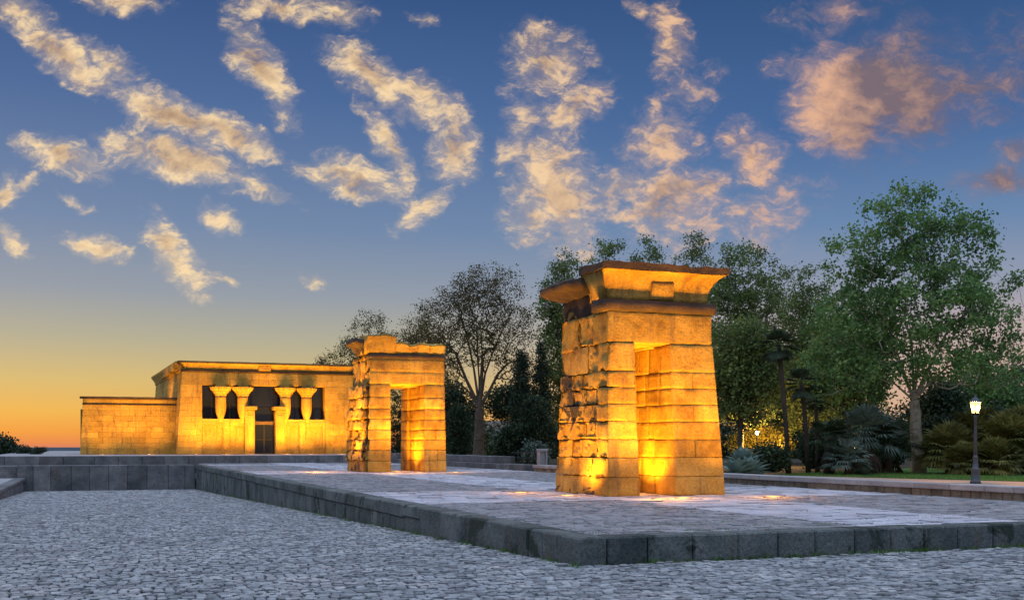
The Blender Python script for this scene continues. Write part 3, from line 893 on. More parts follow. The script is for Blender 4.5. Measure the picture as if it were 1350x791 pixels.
# broken piece of the side cornice at the back left
fm = Masonry(34)
xw = xl(4.3) - ox
pf = [(xw + .6, 4.66), (xw + .6, 4.97), (xw - .44, 4.98), (xw - .56, 4.90), (xw - .52, 4.76), (xw - .24, 4.68), (xw + .02, 4.62)]
fm.prism(pf, 'y', 1.2, 3.05, amp=.045, big=.04, big_top=.05)
pf = [(xw + .6, 4.13), (xw + .6, 4.69), (xw + .10, 4.69), (xw + .06, 4.42), (xw + .10, 4.13)]
fm.prism(pf, 'y', .75, 2.95, amp=.03, big=.03)
fm.build('broken_side_cornice', M['patina_shade'], g1, True)  # unlit darkness of the piece is put into its colour

# farther gateway
g2, ox, oy, yw, xl, xr, yf, yb = gateway('stone_gateway', 'farther stone gateway with a broken cornice and ragged eroded left flank', 10.73, 14.08, 45.0, 48.5, 11.66, 13.12,
    [0, .47, .92, 1.36, 1.78, 2.22, 2.66, 3.14, 3.68], 3.68, 4.72, 4.94, 5.36, .0, (.012, .014), (.03, .03), .66, 51, False)
cm = Masonry(61)
cm.prism([(yw + 1.3, 4.945), (yw + 1.3, 5.40), (yw - .14, 5.38), (yw - .06, 5.2), (yw, 4.945)], 'x', xl(5) - .02 - ox + 1.1, xr(5) + .02 - ox, amp=.03, big=.03, big_top=.12)
cm.prism([(yw + 1.2, 4.945), (yw + 1.2, 5.72), (yw - .24, 5.70), (yw - .16, 5.4), (yw - .02, 4.945)], 'x', xl(5) - .16 - ox, xl(5) - ox + 1.09, amp=.03, big=.04, big_top=.06)
cm.build('cornice', M['gate'], g2, True)
fm = Masonry(62)
fm.prism([(-1.675 + .6, 4.95), (-1.675 + .6, 5.45), (-2.15, 5.62), (-2.25, 5.42), (-1.85, 5.25), (-1.80, 4.95)], 'y', .5, 2.3, amp=.05, big=.08, big_top=.06)
fm.build('broken_side_cornice', M['patina_shade'], g2, True)

# ------------------------------------------------------------------ temple
def temple():
    t = empty('stone_temple', (11.5, 80, TZ))
    tag(t, 'low wide sandstone temple with four columns, a dark door and a lower side wing', 'temple')
    T = Vector((11.5, 80, TZ))
    Z = lambda y_img: (586 - y_img) * .0534 + 1.15 - TZ
    H = 5.75                                   # height to the torus (local)
    XL, XR = -6.05, 6.75
    bat = .065
    WL, WR, WB, WT = -4.32, 4.32, 2.49, 4.86   # opening with the columns
    rn = random.Random(8)
    def courses(mb, x0f, x1f, z0, z1, y0, y1, ch=.46, lx=(.8, 1.5), by=.03):
        z = z0
        n = max(1, round((z1 - z0) / ch)); dz = (z1 - z0) / n
        for i in range(n):
            za, zb = z + i * dz, z + (i + 1) * dz
            xs = [x0f(za)]
            while xs[-1] < x1f(za) - lx[1]: xs.append(xs[-1] + rn.uniform(*lx))
            if x1f(za) - xs[-1] < .35 and len(xs) > 1: xs.pop()
            xs.append(None)
            for a, b in zip(xs, xs[1:]):
                A0 = x0f(za) if a == xs[0] else a; A1 = x0f(zb) if a == xs[0] else a
                B0 = x1f(za) if b is None else b; B1 = x1f(zb) if b is None else b
                q = .004
                ya0, ya1 = y0 + by * za, y0 + by * zb
                dd = rn.uniform(-.006, .006)
                mb.hexa([(A0 + q, ya0 + dd, za + .003), (B0 - q, ya0 + dd, za + .003), (B0 - q, y1, za + .003), (A0 + q, y1, za + .003),
                         (A1 + q, ya1 + dd, zb - .003), (B1 - q, ya1 + dd, zb - .003), (B1 - q, y1, zb - .003), (A1 + q, y1, zb - .003)], .012)
    fw = MB()
    K = lambda v: (lambda z: v)
    courses(fw, lambda z: XL + bat * z, K(WL), 0, WT, 0, 1.2)
    courses(fw, K(WR), lambda z: XR - bat * z, 0, WT, 0, 1.2)
    courses(fw, lambda z: XL + bat * z, lambda z: XR - bat * z, WT, H, 0, 1.2, ch=.45, lx=(1.6, 2.8))
    fw.build('facade_wall', M['temple'], t)
    # screen walls between the columns, each with two framed panels
    for s in (-1, 1):
        sw = MB()
        a, b = (WL, -1.15) if s < 0 else (1.15, WR)
        sw.box(a + .005, b, .25, .75, 0, WB - .18, .012)
        sw.box(a + .005, b, .13, .75, WB - .176, WB, .02)
        sw.box(a + .005, b, .12, .75, 0.0, .30, .015)
        mid = a + (b - a) * (.52 if s < 0 else .48)
        for p, q in ((a + .006, a + .20), (mid - .22, mid + .22), (b - .18, b - .002)):
            sw.box(p, q, .12, .7, .304, WB - .18, .012)
        for p, q in ((a + .20, mid - .22), (mid + .22, b - .18)):
            sw.box(p + .004, q - .004, .125, .7, WB - .50, WB - .182, .012)
        sw.build('screen_wall', M['temple'], t)
    # columns
    def column(x, y):
        c = MB()
        c.lathe([(.16, 2.2), (.20, 2.52), (.34, 2.95), (.385, 3.3), (.375, 3.9), (.36, 4.12)], 20, (x, y))
        o = c.build('column', M['temple'], t, True)
        k = MB()
        prof = [(.37, 4.10), (.40, 4.14), (.37, 4.18)]
        n = 32
        rings = []
        for r_, z in [(.37, 4.1), (.41, 4.16), (.42, 4.26), (.50, 4.34), (.53, 4.44), (.62, 4.50), (.70, 4.64), (.72, 4.72), (.70, 4.74), (.45, 4.75)]:
            i = len(k.v)
            for j in range(n):
                a = 2 * math.pi * j / n
                lobe = 1 + (.10 * math.cos(8 * a) + .04 * math.cos(16 * a + z * 6)) * max(0, min(1, (z - 4.2) / .3))
                k.v.append((x + r_ * lobe * math.cos(a), y + r_ * lobe * math.sin(a), z))
            rings.append(i)
        for i, j in zip(rings, rings[1:]):
            for q in range(n): k.f.append((i + q, i + (q + 1) % n, j + (q + 1) % n, j + q))
        k.f.append(tuple(rings[-1] + q for q in range(n)))
        k.build('capital', M['temple'], o)
        ab = MB(); ab.box(x - .36, x + .36, y - .36, y + .36, 4.745, 5.0, .02)
        ab.build('abacus', M['temple'], o)
    for x in (-3.05, -1.52, 1.48, 3.0): column(x, .28)
    # portal
    for s in (-1, 1):
        j = MB()
        a, b = sorted((s * .73, s * 1.42))
        j.box(a, b, -.12, .8, 0, 2.95, .02)
        j.box(a + .12, b - .12, -.15, .5, .15, 2.75, .01)
        j.box(a - (.0 if s < 0 else .16), b + (.16 if s < 0 else .0), -.22, .75, 3.14, 3.40, .03)
        j.box(a - .0, b + .0, -.16, .78, 2.955, 3.135, .04)
        j.build('door_jamb', M['temple'], t)
    d = MB()
    d.box(-.72, -.60, .45, .55, 0, 2.1, .01); d.box(.60, .72, .45, .55, 0, 2.1, .01); d.box(-.05, .05, .45, .55, 0, 2.1, .01)
    d.box(-.60, .60, .46, .54, 0, .1, .01); d.box(-.6, .6, .46, .54, 1.0, 1.06, .01)
    dd = d.build('door', M['dark_metal'], t)
    p = MB(); p.box(-.6, -.05, .49, .51, .1, 1.0); p.box(.05, .6, .49, .51, .1, 1.0); p.box(-.6, -.05, .49, .51, 1.06, 2.1); p.box(.05, .6, .49, .51, 1.06, 2.1)
    p.build('door_glass', M['glass'], dd)
    tr = MB(); tr.box(-.725, .725, .38, .6, 2.1, 2.34, .015); tr.build('transom', M['wood'], dd)
    # glazing behind the columns
    gl = MB(); gl.box(WL, WR, .98, 1.0, 2.3, WT)
    w = gl.build('window_glazing', M['glass'], t)
    fr = MB()
    for x in (-4.28, -3.6, -2.35, -.78, .78, 2.3, 3.62, 4.28): fr.box(x - .045, x + .045, .92, 1.02, 2.3, WT, .006)
    fr.box(WL, WR, .93, 1.015, 3.28, 3.34, .006)
    fr.build('window_frame', M['dark_metal'], w)
    # cornice with torus
    ts = Masonry(71)
    yy = .03 * H
    prof = [(yy + .8, H + .004)] + [(yy - .10 * math.sin(math.pi * i / 6), H + .004 + .15 * (1 - math.cos(math.pi * i / 6)) / 2) for i in range(7)] + [(yy + .8, H + .155)]
    ts.prism(prof[::-1], 'x', XL + bat * H - .06, XR - bat * H + .06, seg=.3, amp=.006)
    ts.build('torus_moulding', M['patina_shade'], t, True)
    cs = Masonry(72)
    cs.prism(cavetto(yy, .32, H + .16, H + .56, .10, back=1.0), 'x', XL + bat * H, XR - bat * H, seg=.3, amp=.006, taper=(-.8, -.8), cellp=.1)
    cs.build('cornice', M['temple'], t, True)
    cap = Masonry(73); cap.prism([(yy + 1.1, H + .665), (yy + 1.1, H + .74), (yy - .35, H + .74), (yy - .35, H + .665)], 'x', XL + bat * H - .3, XR - bat * H + .3, seg=.3, amp=.012)
    cap.build('cornice_slab', M['patina_shade'], t, True)
    db = MB(); db.box(-.45, .42, yy - .2, yy + .3, H + .17, H + .52, .03); db.build('disc_block', M['temple'], t)
    # body behind the facade
    bw = MB()
    for i in range(13):
        za, zb = i * H / 13, (i + 1) * H / 13
        ycur = 1.21
        while ycur < 20:
            y2 = min(20.2, ycur + rn.uniform(1.0, 1.7))
            f = lambda y, z: XL + bat * z - .035 * y
            bw.hexa([(f(ycur, za), ycur + .004, za + .003), (-4.4, ycur + .004, za + .003), (-4.4, y2 - .004, za + .003), (f(y2, za), y2 - .004, za + .003),
                     (f(ycur, zb), ycur + .004, zb - .003), (-4.4, ycur + .004, zb - .003), (-4.4, y2 - .004, zb - .003), (f(y2, zb), y2 - .004, zb - .003)], .012)
            ycur = y2
    bw.box(4.6, XR - bat * 3, 1.21, 20.2, 0, H)
    bw.box(-4.39, 4.59, 19.2, 20.2, 0, H)
    bw.build('side_wall', M['temple'], t)
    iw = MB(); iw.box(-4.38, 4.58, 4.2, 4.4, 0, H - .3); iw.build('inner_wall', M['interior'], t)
    rf = MB(); rf.box(-6.3, 5.9, 1.25, 20.3, H + .16, H + .6, .02); rf.box(-4.38, 4.58, 1.21, 19.2, H - .3, H - .02)
    rf.build('roof', M['temple'], t)
    sc = Masonry(74)
    fx = XL + bat * H
    sc.prism([(fx + .6, H + .0), (fx + .6, H + .74), (fx - .38, H + .74), (fx - .38, H + .62), (fx - .22, H + .42), (fx - .05, H + .16), (fx - .1, H + .08), (fx, H + .0)], 'y', .6, 20.3, seg=.4, amp=.008)
    sc.v = [(x - .035 * y, y, z) for x, y, z in sc.v]
    sc.build('side_cornice', M['temple'], t, True)
    # lower wing on the left
    wg = MB()
    HW = 3.45
    courses(wg, lambda z: -12.3 + .05 * z, lambda z: XL + .3, 0, HW, 2.0, 3.2, ch=.40, lx=(.8, 1.5), by=.04)
    wg.box(-12.28, -11.2, 3.21, 10, 0, HW - .3)
    wg.box(-12.1, -5.9, 3.21, 10, HW - .4, HW - .1)
    wing = wg.build('side_wing', M['temple'], t)
    wc = Masonry(75)
    y0 = 2.0 + .04 * HW
    wc.prism([(y0 + .9, HW + .1), (y0 + .9, HW + .42), (y0 - .03, HW + .42), (y0 - .01, HW + .1)], 'x', -12.3 + .05 * HW, XL + .25, seg=.4, amp=.006)
    wc.build('wing_frieze', M['temple'], wing, True)
    wt = Masonry(76)
    wt.prism([(y0 + .8, HW + .004), (y0 + .8, HW + .095), (y0 - .05, HW + .095), (y0 - .05, HW + .004)], 'x', -12.33 + .05 * HW, XL + .25, seg=.4, amp=.006)
    wt.prism([(y0 + .9, HW + .425), (y0 + .9, HW + .56), (y0 - .14, HW + .56), (y0 - .12, HW + .425)], 'x', -12.5 + .05 * HW, XL + .25, seg=.4, amp=.012)
    wt.build('wing_moulding', M['patina_shade'], wing, True)
temple()

# ------------------------------------------------------------------ recessed floodlights
def uplight_proto():
    u = empty('ground_uplight', (0, 0, 0))
    r_ = MB(); r_.lathe([(.21, -.03), (.21, .012), (.205, .016), (.18, .016), (.177, .006)], 20); r_.build('rim', M['steel'], u, True)
    l_ = MB(); l_.lathe([(.172, -.02), (.172, .007), (.12, .016), (.04, .020)], 20); l_.build('lens', M['uplight_lens'], u, True)
    return u
proto = None
def uplight(x, y, z, target, power, cone, label, blend=.8, size=.06):
    global proto
    if proto is None:
        proto = uplight_proto(); u = proto
    else:
        u = proto.copy(); COL.objects.link(u)
        for ch in proto.children:
            if ch.type != 'MESH': continue
            c = ch.copy(); COL.objects.link(c); c.parent = u
    u.location = (x, y, z)
    tag(u, label, 'uplight', 'recessed ground uplights')
    ld = bpy.data.lights.new('uplight_beam', 'SPOT')
    ld.energy = power; ld.color = WARM; ld.spot_size = R(cone); ld.spot_blend = blend; ld.shadow_soft_size = size
    lo = bpy.data.objects.new('uplight_beam', ld); COL.objects.link(lo); lo.parent = u
    lo.location = (0, 0, .03)
    pd = bpy.data.lights.new('uplight_glow', 'POINT'); pd.energy = power * .02; pd.color = (1.0, .38, .05); pd.shadow_soft_size = .08
    po = bpy.data.objects.new('uplight_glow', pd); COL.objects.link(po); po.parent = u; po.location = (0, 0, .32)
    dv = Vector(target) - Vector((x, y, z + .03))
    lo.rotation_euler = dv.to_track_quat('-Z', 'Y').to_euler()
Q = 2.4
uplight(11.05, 20.45, .004, (11.0, 22.25, 4.9), 1000 * Q, 104, 'ground uplight before the left pier of the nearer gateway', 1.0)
uplight(11.85, 20.9, .004, (11.9, 22.3, 5.2), 620 * Q, 100, 'ground uplight before the opening of the nearer gateway', 1.0)
uplight(13.9, 20.6, .004, (13.0, 22.25, 4.9), 1000 * Q, 104, 'ground uplight before the right pier of the nearer gateway', 1.0)
uplight(11.62, 22.9, .004, (12.3, 23.4, 3.4), 700 * Q, 130, 'ground uplight inside the opening of the nearer gateway', 1.0)
uplight(9.95, 22.75, .004, (10.65, 23.0, 1.5), 420 * Q, 130, 'ground uplight close to the left flank of the nearer gateway', 1.0)
uplight(9.55, 24.6, .004, (10.6, 24.2, 4.2), 560 * Q, 105, 'ground uplight at the rear of the left flank of the nearer gateway', 1.0)
uplight(11.2, 43.2, .004, (11.2, 45.2, 5.2), 1100 * Q, 104, 'ground uplight before the left pier of the farther gateway', 1.0)
uplight(12.45, 43.5, .004, (12.4, 45.3, 5.4), 800 * Q, 100, 'ground uplight before the opening of the farther gateway', 1.0)
uplight(13.9, 43.2, .004, (13.6, 45.2, 5.2), 1100 * Q, 104, 'ground uplight before the right pier of the farther gateway', 1.0)
uplight(12.2, 46.0, .004, (13.1, 46.5, 3.6), 800 * Q, 130, 'ground uplight inside the opening of the farther gateway', 1.0)
uplight(8.7, 46.2, .004, (10.4, 46.7, 4.6), 3000 * Q, 110, 'ground uplight beside the ragged flank of the farther gateway', 1.0)
for x, lab in ((6.6, 'ground uplight by the left corner of the temple front'), (8.6, 'ground uplight before the left screen wall of the temple'),
               (10.3, 'ground uplight left of the temple door'), (12.7, 'ground uplight right of the temple door'), (14.4, 'ground uplight before the right screen wall of the temple'), (16.6, 'ground uplight by the right corner of the temple front')):
    uplight(x, 77.9, TZ, (x, 80.2, TZ + 4.4), (1250 if 8 < x < 15 else 950) * Q, 120, lab, 1.0)
for x, lab in ((.6, 'ground uplight before the left end of the temple wing'), (3.6, 'ground uplight before the right end of the temple wing')):
    uplight(x, 79.0, TZ, (x, 82.0, TZ + 4.0), 1000 * Q, 105, lab, 1.0)
uplight(3.9, 86.5, TZ + 3.4, (5.2, 87.0, TZ + 5.6), 260 * Q, 120, 'small floodlight on the wing roof beside the temple side wall')

# ------------------------------------------------------------------ trees
def tree_mesh(seed, trunk_h, lobes, n_tips, r_tip, leaf_n, leaf_size, clump, lean=(0, 0), spread=1.0, upbias=.35, power=2.3, trunk_r=0.0):
    """branch skeleton grown from a trunk to points scattered in the crown's lobes; leaves gathered round the tips"""
    r = np.random.default_rng(seed)
    nodes = []; par = []
    def add(p, q): nodes.append(np.array(p, float)); par.append(q); return len(nodes) - 1
    k = add((0, 0, -.1), -1)
    nt_ = 5
    for i in range(1, nt_ + 1):
        t = i / nt_
        k = add((lean[0] * t + r.normal(0, .03), lean[1] * t + r.normal(0, .03), trunk_h * t), k)
    top = k
    vol = np.array([l[3] * l[4] * l[5] for l in lobes]); vol = vol / vol.sum()
    tips = []
    which = r.choice(len(lobes), n_tips, p=vol)
    for w in which:
        cx, cy, cz, rx, ry, rz = lobes[w]
        v = r.normal(0, 1, 3); v /= np.linalg.norm(v); rad = r.random() ** .42
        tips.append((cx + v[0] * rad * rx, cy + v[1] * rad * ry, cz + v[2] * rad * rz))
    tips = np.array(tips)
    tips = tips[tips[:, 2] > trunk_h * .55]
    # main limbs first
    for l in lobes:
        c = np.array(l[:3]) + np.array([0, 0, l[5] * .35])
        j = top
        a = nodes[top]
        for i in range(1, 5):
            t = i / 4
            p = a + (c - a) * t; p[2] += (c[2] - a[2]) * .18 * math.sin(t * math.pi) * (1 if c[2] > a[2] else 0); p += r.normal(0, .10, 3) * spread
            j = add(p, j)
    order = np.argsort(np.linalg.norm(tips - nodes[top], axis=1))
    for q in order:
        tp = tips[q]
        A = np.array(nodes[3:])
        dv = tp - A
        dist = np.linalg.norm(dv, axis=1)
        pen = np.where(dv[:, 2] < 0, 1 + upbias * 2.5 * (-dv[:, 2] / (dist + 1e-6)), 1.0)
        j = int(np.argmin(dist * pen + (dist < .12) * 5)) + 3
        a = nodes[j]; dd = np.linalg.norm(tp - a)
        ns = 3 if dd > .8 else 2
        kk = j
        for i in range(1, ns + 1):
            t = i / ns
            p = a + (tp - a) * t
            p = p + r.normal(0, .045 * dd, 3) * (t < 1)
            p[2] += -dd * .10 * math.sin(math.pi * t) * (1 - upbias)
            kk = add(p, kk)
    nodes = np.array(nodes); par = np.array(par)
    child = np.zeros(len(nodes), int)
    for p in par[1:]: child[p] += 1
    rad = np.zeros(len(nodes)); acc = np.zeros(len(nodes))
    for i in range(len(nodes) - 1, -1, -1):
        rad[i] = r_tip if child[i] == 0 else max(r_tip, acc[i] ** (1 / power))
        if par[i] >= 0: acc[par[i]] += rad[i] ** power
    for i in range(6): rad[i] = max(rad[i], trunk_r * (1.0 - .05 * i))
    mb = MB()
    ends = np.where(child == 0)[0]
    V, Fq = [], []
    n = 0
    for i in range(1, len(nodes)):
        p = par[i]
        a, b = nodes[p], nodes[i]
        ra, rb = rad[p], rad[i]
        if p > 0 and rad[p] > 1.6 * rad[i]: ra = min(rad[p], rad[i] * 1.5)
        m = 9 if rb > .08 else (5 if rb > .025 else 3)
        mb.tube([a, b], [ra * (1.25 if p == 0 else 1), rb], m, cap=False)
    return nodes, ends, mb, r

def leaves(r, centers, per, sigma, size, flat=.0, aspect=.62):
    n = len(centers) * per
    c = np.repeat(np.asarray(centers), per, axis=0) + r.normal(0, 1, (n, 3)) * np.array([sigma, sigma, sigma * .8])
    a = r.normal(0, 1, (n, 3)); a /= np.linalg.norm(a, axis=1)[:, None]
    b = r.normal(0, 1, (n, 3)); b -= a * (a * b).sum(1)[:, None]; b /= np.linalg.norm(b, axis=1)[:, None]
    s = size * r.uniform(.6, 1.35, n)[:, None]
    v = np.zeros((n, 4, 3))
    v[:, 0] = c - a * s; v[:, 1] = c + b * s * aspect - a * s * .1; v[:, 2] = c + a * s; v[:, 3] = c - b * s * aspect - a * s * .1
    return v.reshape(-1, 3), np.arange(n * 4).reshape(-1, 4)

def pos(u_px, d):
    """a point d metres in front of the camera position, u_px/1460 to the right of the line of sight (used to note measured places)"""
    x = (u_px - 675) / 1460 * d
    return x * math.cos(AIM) + d * math.sin(AIM), -x * math.sin(AIM) + d * math.cos(AIM)

def make_tree(name, label, xy, z, trunk_h, lobes, n_tips, per, leaf, bark, lm, seed, sigma=.30, r_tip=.010, lean=(0, 0), upbias=.35, cat='tree', group=None, rz=0.0, power=2.3, trunk_r=0.0):
    t = empty(name, (xy[0], xy[1], z), rz)
    tag(t, label, cat, group)
    nodes, ends, mb, r = tree_mesh(seed, trunk_h, lobes, n_tips, r_tip, per, leaf, sigma, lean, upbias=upbias, power=power, trunk_r=trunk_r)
    mb.build('trunk', M[bark], t, True)
    c = nodes[ends]
    v, f = leaves(r, c, per, sigma, leaf)
    link_mesh('crown', v, f, M[lm], t)
    return t
RZ = -AIM   # crown lobes are noted as seen from the square: x to the right, y away
PARK = 'trees of the park behind the square'

# big plane tree by the lamp
make_tree('plane_tree', 'large green plane tree with a pale trunk on the lawn near the street lamp', pos(1212, 49), -.1, 3.2,
          [(-.9, 0, 10.2, 2.0, 1.9, 2.6), (1.7, .3, 9.6, 1.9, 1.8, 2.4), (-3.0, 0, 9.0, 1.3, 1.3, 1.6), (-2.6, .2, 6.4, 2.4, 2.2, 2.0), (.2, -.5, 7.0, 2.6, 2.4, 2.2),
           (3.2, .2, 7.2, 1.7, 1.8, 2.0), (-3.6, -.2, 4.3, 1.8, 1.8, 1.2), (.4, -1.0, 4.4, 2.0, 1.6, 1.2), (3.0, .2, 4.8, 1.7, 1.6, 1.2)],
          820, 96, .085, 'bark_pale', 'leaf_green', 101, sigma=.25, lean=(-.25, 0), rz=RZ, group=PARK, trunk_r=.29)
def tall_tree(label, px, d, top, half, seed, leafmat='leaf_mid', tips=330, per=78, low=4.5, fork=2.0, z=0, leaf=.078, sig=.24):
    h = (586 - top) * d / 1460 + 1.15
    hw = half * d / 1460
    lob = [(0, 0, h * .86, hw * .62, hw * .6, h * .14), (-hw * .4, 0, h * .70, hw * .62, hw * .7, h * .16), (hw * .4, .2, h * .70, hw * .62, hw * .7, h * .15), (0, .1, h * .52, hw * .95, hw * .9, h * .16), (0, 0, h * .38, hw, hw, h * .10), (0, 0, h * .24, hw * .9, hw, h * .09)]
    return make_tree('poplar_tree', label, pos(px, d), z, fork, lob, int(tips * 1.35), per, leaf, 'bark', leafmat, seed, sigma=sig, upbias=.8, rz=RZ, group=PARK)
tall_tree('tall upright tree just right of the nearer gateway, loosely leaved', 978, 62, 313, 52, 111, tips=480)
tall_tree('tall upright tree left of the large plane tree, its top lower than its neighbours', 1068, 66, 352, 42, 112, tips=420)
tall_tree('tall upright tree behind the right end of the nearer gateway cornice', 915, 70, 308, 34, 113, tips=420)
tall_tree('tall upright tree behind the right half of the nearer gateway top', 852, 74, 316, 42, 114, tips=420)
tall_tree('tall upright tree showing highest above the middle of the nearer gateway', 798, 72, 302, 36, 115, tips=420)
tall_tree('tall upright tree standing at the left edge of the nearer gateway', 744, 68, 326, 34, 116, tips=520, low=3)
tall_tree('upright tree standing behind the tall slender palms, filling the row', 1024, 76, 340, 44, 118, tips=420)
tall_tree('smaller upright tree half hidden by the crown of the large plane tree', 1122, 74, 380, 46, 117, tips=380)
# sparse plane tree in front of the sunset glow
make_tree('plane_tree', 'sparse plane tree with a forked grey trunk standing against the sunset glow', pos(631, 75), 0, 3.6,
          [(.6, 0, 11.4, 2.4, 2.2, 1.9), (-1.6, 0, 10.2, 2.0, 2.0, 2.0), (-3.3, .2, 8.4, 1.6, 1.6, 2.0), (2.2, .1, 9.2, 1.7, 1.8, 2.2), (-.2, -.3, 8.2, 2.8, 2.2, 2.0), (2.6, 0, 6.4, 1.6, 1.6, 1.5), (-2.6, 0, 6.0, 1.8, 1.6, 1.4)],
          1150, 46, .066, 'bark', 'leaf_olive', 121, sigma=.25, r_tip=.012, rz=RZ, power=2.1, group=PARK, trunk_r=.40)
def round_tree(label, px, d, top, half, seed, mat='leaf_olive', tips=300, per=26, z=0, leaf=.11, sig=.36, trunk=None, bark='bark', squash=1.0, bottom=.25):
    h = (586 - top) * d / 1460 + 1.15 - z; hw = half * d / 1460
    hb = h * (1 - bottom)
    lob = [(0, 0, h - hb * .28, hw * .62, hw * .6, hb * .27), (-hw * .5, .1, h - hb * .48, hw * .55, hw * .6, hb * .28), (hw * .5, -.1, h - hb * .45, hw * .55, hw * .6, hb * .28), (0, 0, h - hb * .68, hw * .9, hw * .8, hb * .3)]
    return make_tree('broadleaf_tree', label, pos(px, d), z, trunk if trunk else h * .25, lob, int(tips * 1.3), int(per * 1.7), leaf, bark, mat, seed, sigma=sig, rz=RZ, group=PARK)
round_tree('olive coloured tree rising behind the right end of the temple roof', 488, 108, 409, 40, 131, tips=360, per=60, leaf=.085)
round_tree('low olive tree just above the temple roof, left of its taller neighbour', 432, 115, 463, 26, 132, tips=220, per=60, leaf=.085)
round_tree('denser dark tree behind the farther gateway cornice', 556, 100, 398, 38, 133, 'leaf_olive', tips=380, per=44, leaf=.085)
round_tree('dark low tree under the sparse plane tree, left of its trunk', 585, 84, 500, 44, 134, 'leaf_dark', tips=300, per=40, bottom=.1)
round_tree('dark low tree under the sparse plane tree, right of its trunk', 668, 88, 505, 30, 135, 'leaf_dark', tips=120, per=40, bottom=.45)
round_tree('dense green tree with a low crown beside the right edge of the nearer gateway', 975, 54, 415, 50, 136, 'leaf_mid', tips=420, per=40, bottom=.25, trunk=1.7, leaf=.085, sig=.28)
round_tree('bright green bushy tree left of the large plane trunk', 1120, 54, 415, 58, 137, 'leaf_green', tips=420, per=40, bottom=.30, leaf=.085, sig=.28)
round_tree('green tree behind the lamp, right of the large plane tree', 1296, 60, 470, 52, 138, 'leaf_green', tips=380, per=34, bottom=.2, leaf=.09, sig=.3)
round_tree('pale distant tree at the right edge behind the palm thicket', 1345, 90, 462, 30, 139, 'palm_blue', tips=220, per=36, bottom=.1)
round_tree('dark tree behind the large plane trunk', 1235, 58, 500, 30, 140, 'leaf_dark', tips=260, per=40, bottom=.2, leaf=.09)
round_tree('dense tree filling the gap behind the palms', 1060, 72, 440, 60, 141, 'leaf_mid', tips=420, per=40, bottom=.2)
round_tree('dark tree at the far left edge beyond the terrace', -6, 92, 576, 26, 142, 'leaf_dark', tips=240, per=50, z=-.8, bottom=.05)

def cypress(label, px, d, top, half, seed, z=0):
    h = (586 - top) * d / 1460 + 1.15; hw = half * d / 1460
    t = empty('cypress_tree', (*pos(px, d), z), 0); tag(t, label, 'tree', 'cypresses')
    r = np.random.default_rng(seed)
    mb = MB(); mb.tube([(0, 0, 0), (0, 0, h * .8)], [.14, .03], 8); mb.build('trunk', M['bark_dark'], t, True)
    n = 500
    zz_ = h * (1 - r.random(n) ** .75 * .97); rel = 1 - zz_ / h
    rad = hw * np.minimum(1, rel ** .7 * 1.5 + .05) * r.random(n) ** .45
    a = r.uniform(0, 2 * np.pi, n)
    c = np.stack([rad * np.cos(a), rad * np.sin(a), zz_], 1)
    v, f = leaves(r, c, 22, .13, .085, aspect=.35)
    link_mesh('crown', v, f, M['leaf_cypress'], t)
cypress('narrow pointed cypress right of the sparse plane tree', 688, 62, 463, 15, 201)
cypress('narrow pointed cypress next to the nearer gateway left edge', 713, 66, 452, 14, 202)

def shrub(label, px, d, top, half, mat, seed, z=0, n=160, per=34, leaf=.07, group='shrubs along the park edge', name='shrub', cat='shrub', sig=.17, low=0.0):
    h = (586 - top) * d / 1460 + 1.15 - z; hw = half * d / 1460
    t = empty(name, (*pos(px, d), z), RZ); tag(t, label, cat, group)
    r = np.random.default_rng(seed)
    c = []
    while len(c) < n:
        p = r.uniform(-1, 1, 3)
        q = p[0] ** 2 + p[1] ** 2 + p[2] ** 2
        if q > 1 or (q < .25 and r.random() < .7): continue
        lump = 1 + .25 * noise.noise(Vector(p * 2.3) + Vector((seed, 0, 0)))
        zc = (p[2] * .5 + .5) * h * lump
        c.append((p[0] * hw * lump, p[1] * hw * .8 * lump, max(.05, zc)))
    mb = MB()
    for k in range(0, n, 6):
        e = c[k]; mb.tube([(e[0] * .15, e[1] * .15, 0), (e[0] * .5, e[1] * .5, e[2] * .6), e], [.03, .02, .006], 4, cap=False)
    mb.build('stem', M['bark_dark'], t)
    v, f = leaves(r, np.array(c), per, sig, leaf)
    v[:, 2] = np.maximum(v[:, 2], .01)
    link_mesh('foliage', v, f, M[mat], t)
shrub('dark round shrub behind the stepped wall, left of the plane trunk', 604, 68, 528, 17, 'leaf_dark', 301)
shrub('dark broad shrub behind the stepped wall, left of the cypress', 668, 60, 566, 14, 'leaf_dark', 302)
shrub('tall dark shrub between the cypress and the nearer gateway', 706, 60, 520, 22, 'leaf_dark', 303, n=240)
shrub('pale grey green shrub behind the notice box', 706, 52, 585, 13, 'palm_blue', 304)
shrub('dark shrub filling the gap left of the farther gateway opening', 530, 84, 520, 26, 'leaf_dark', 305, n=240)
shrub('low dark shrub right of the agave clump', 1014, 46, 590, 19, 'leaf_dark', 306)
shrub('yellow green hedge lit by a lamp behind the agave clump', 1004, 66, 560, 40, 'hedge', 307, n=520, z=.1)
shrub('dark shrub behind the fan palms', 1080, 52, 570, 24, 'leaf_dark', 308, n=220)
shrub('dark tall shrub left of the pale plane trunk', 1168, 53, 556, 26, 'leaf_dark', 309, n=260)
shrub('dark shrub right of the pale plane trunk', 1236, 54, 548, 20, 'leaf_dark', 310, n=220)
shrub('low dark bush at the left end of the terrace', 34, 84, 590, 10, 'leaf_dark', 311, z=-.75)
shrub('dark shrub at the back of the palm thicket', 1318, 56, 540, 40, 'leaf_dark', 312, n=300)

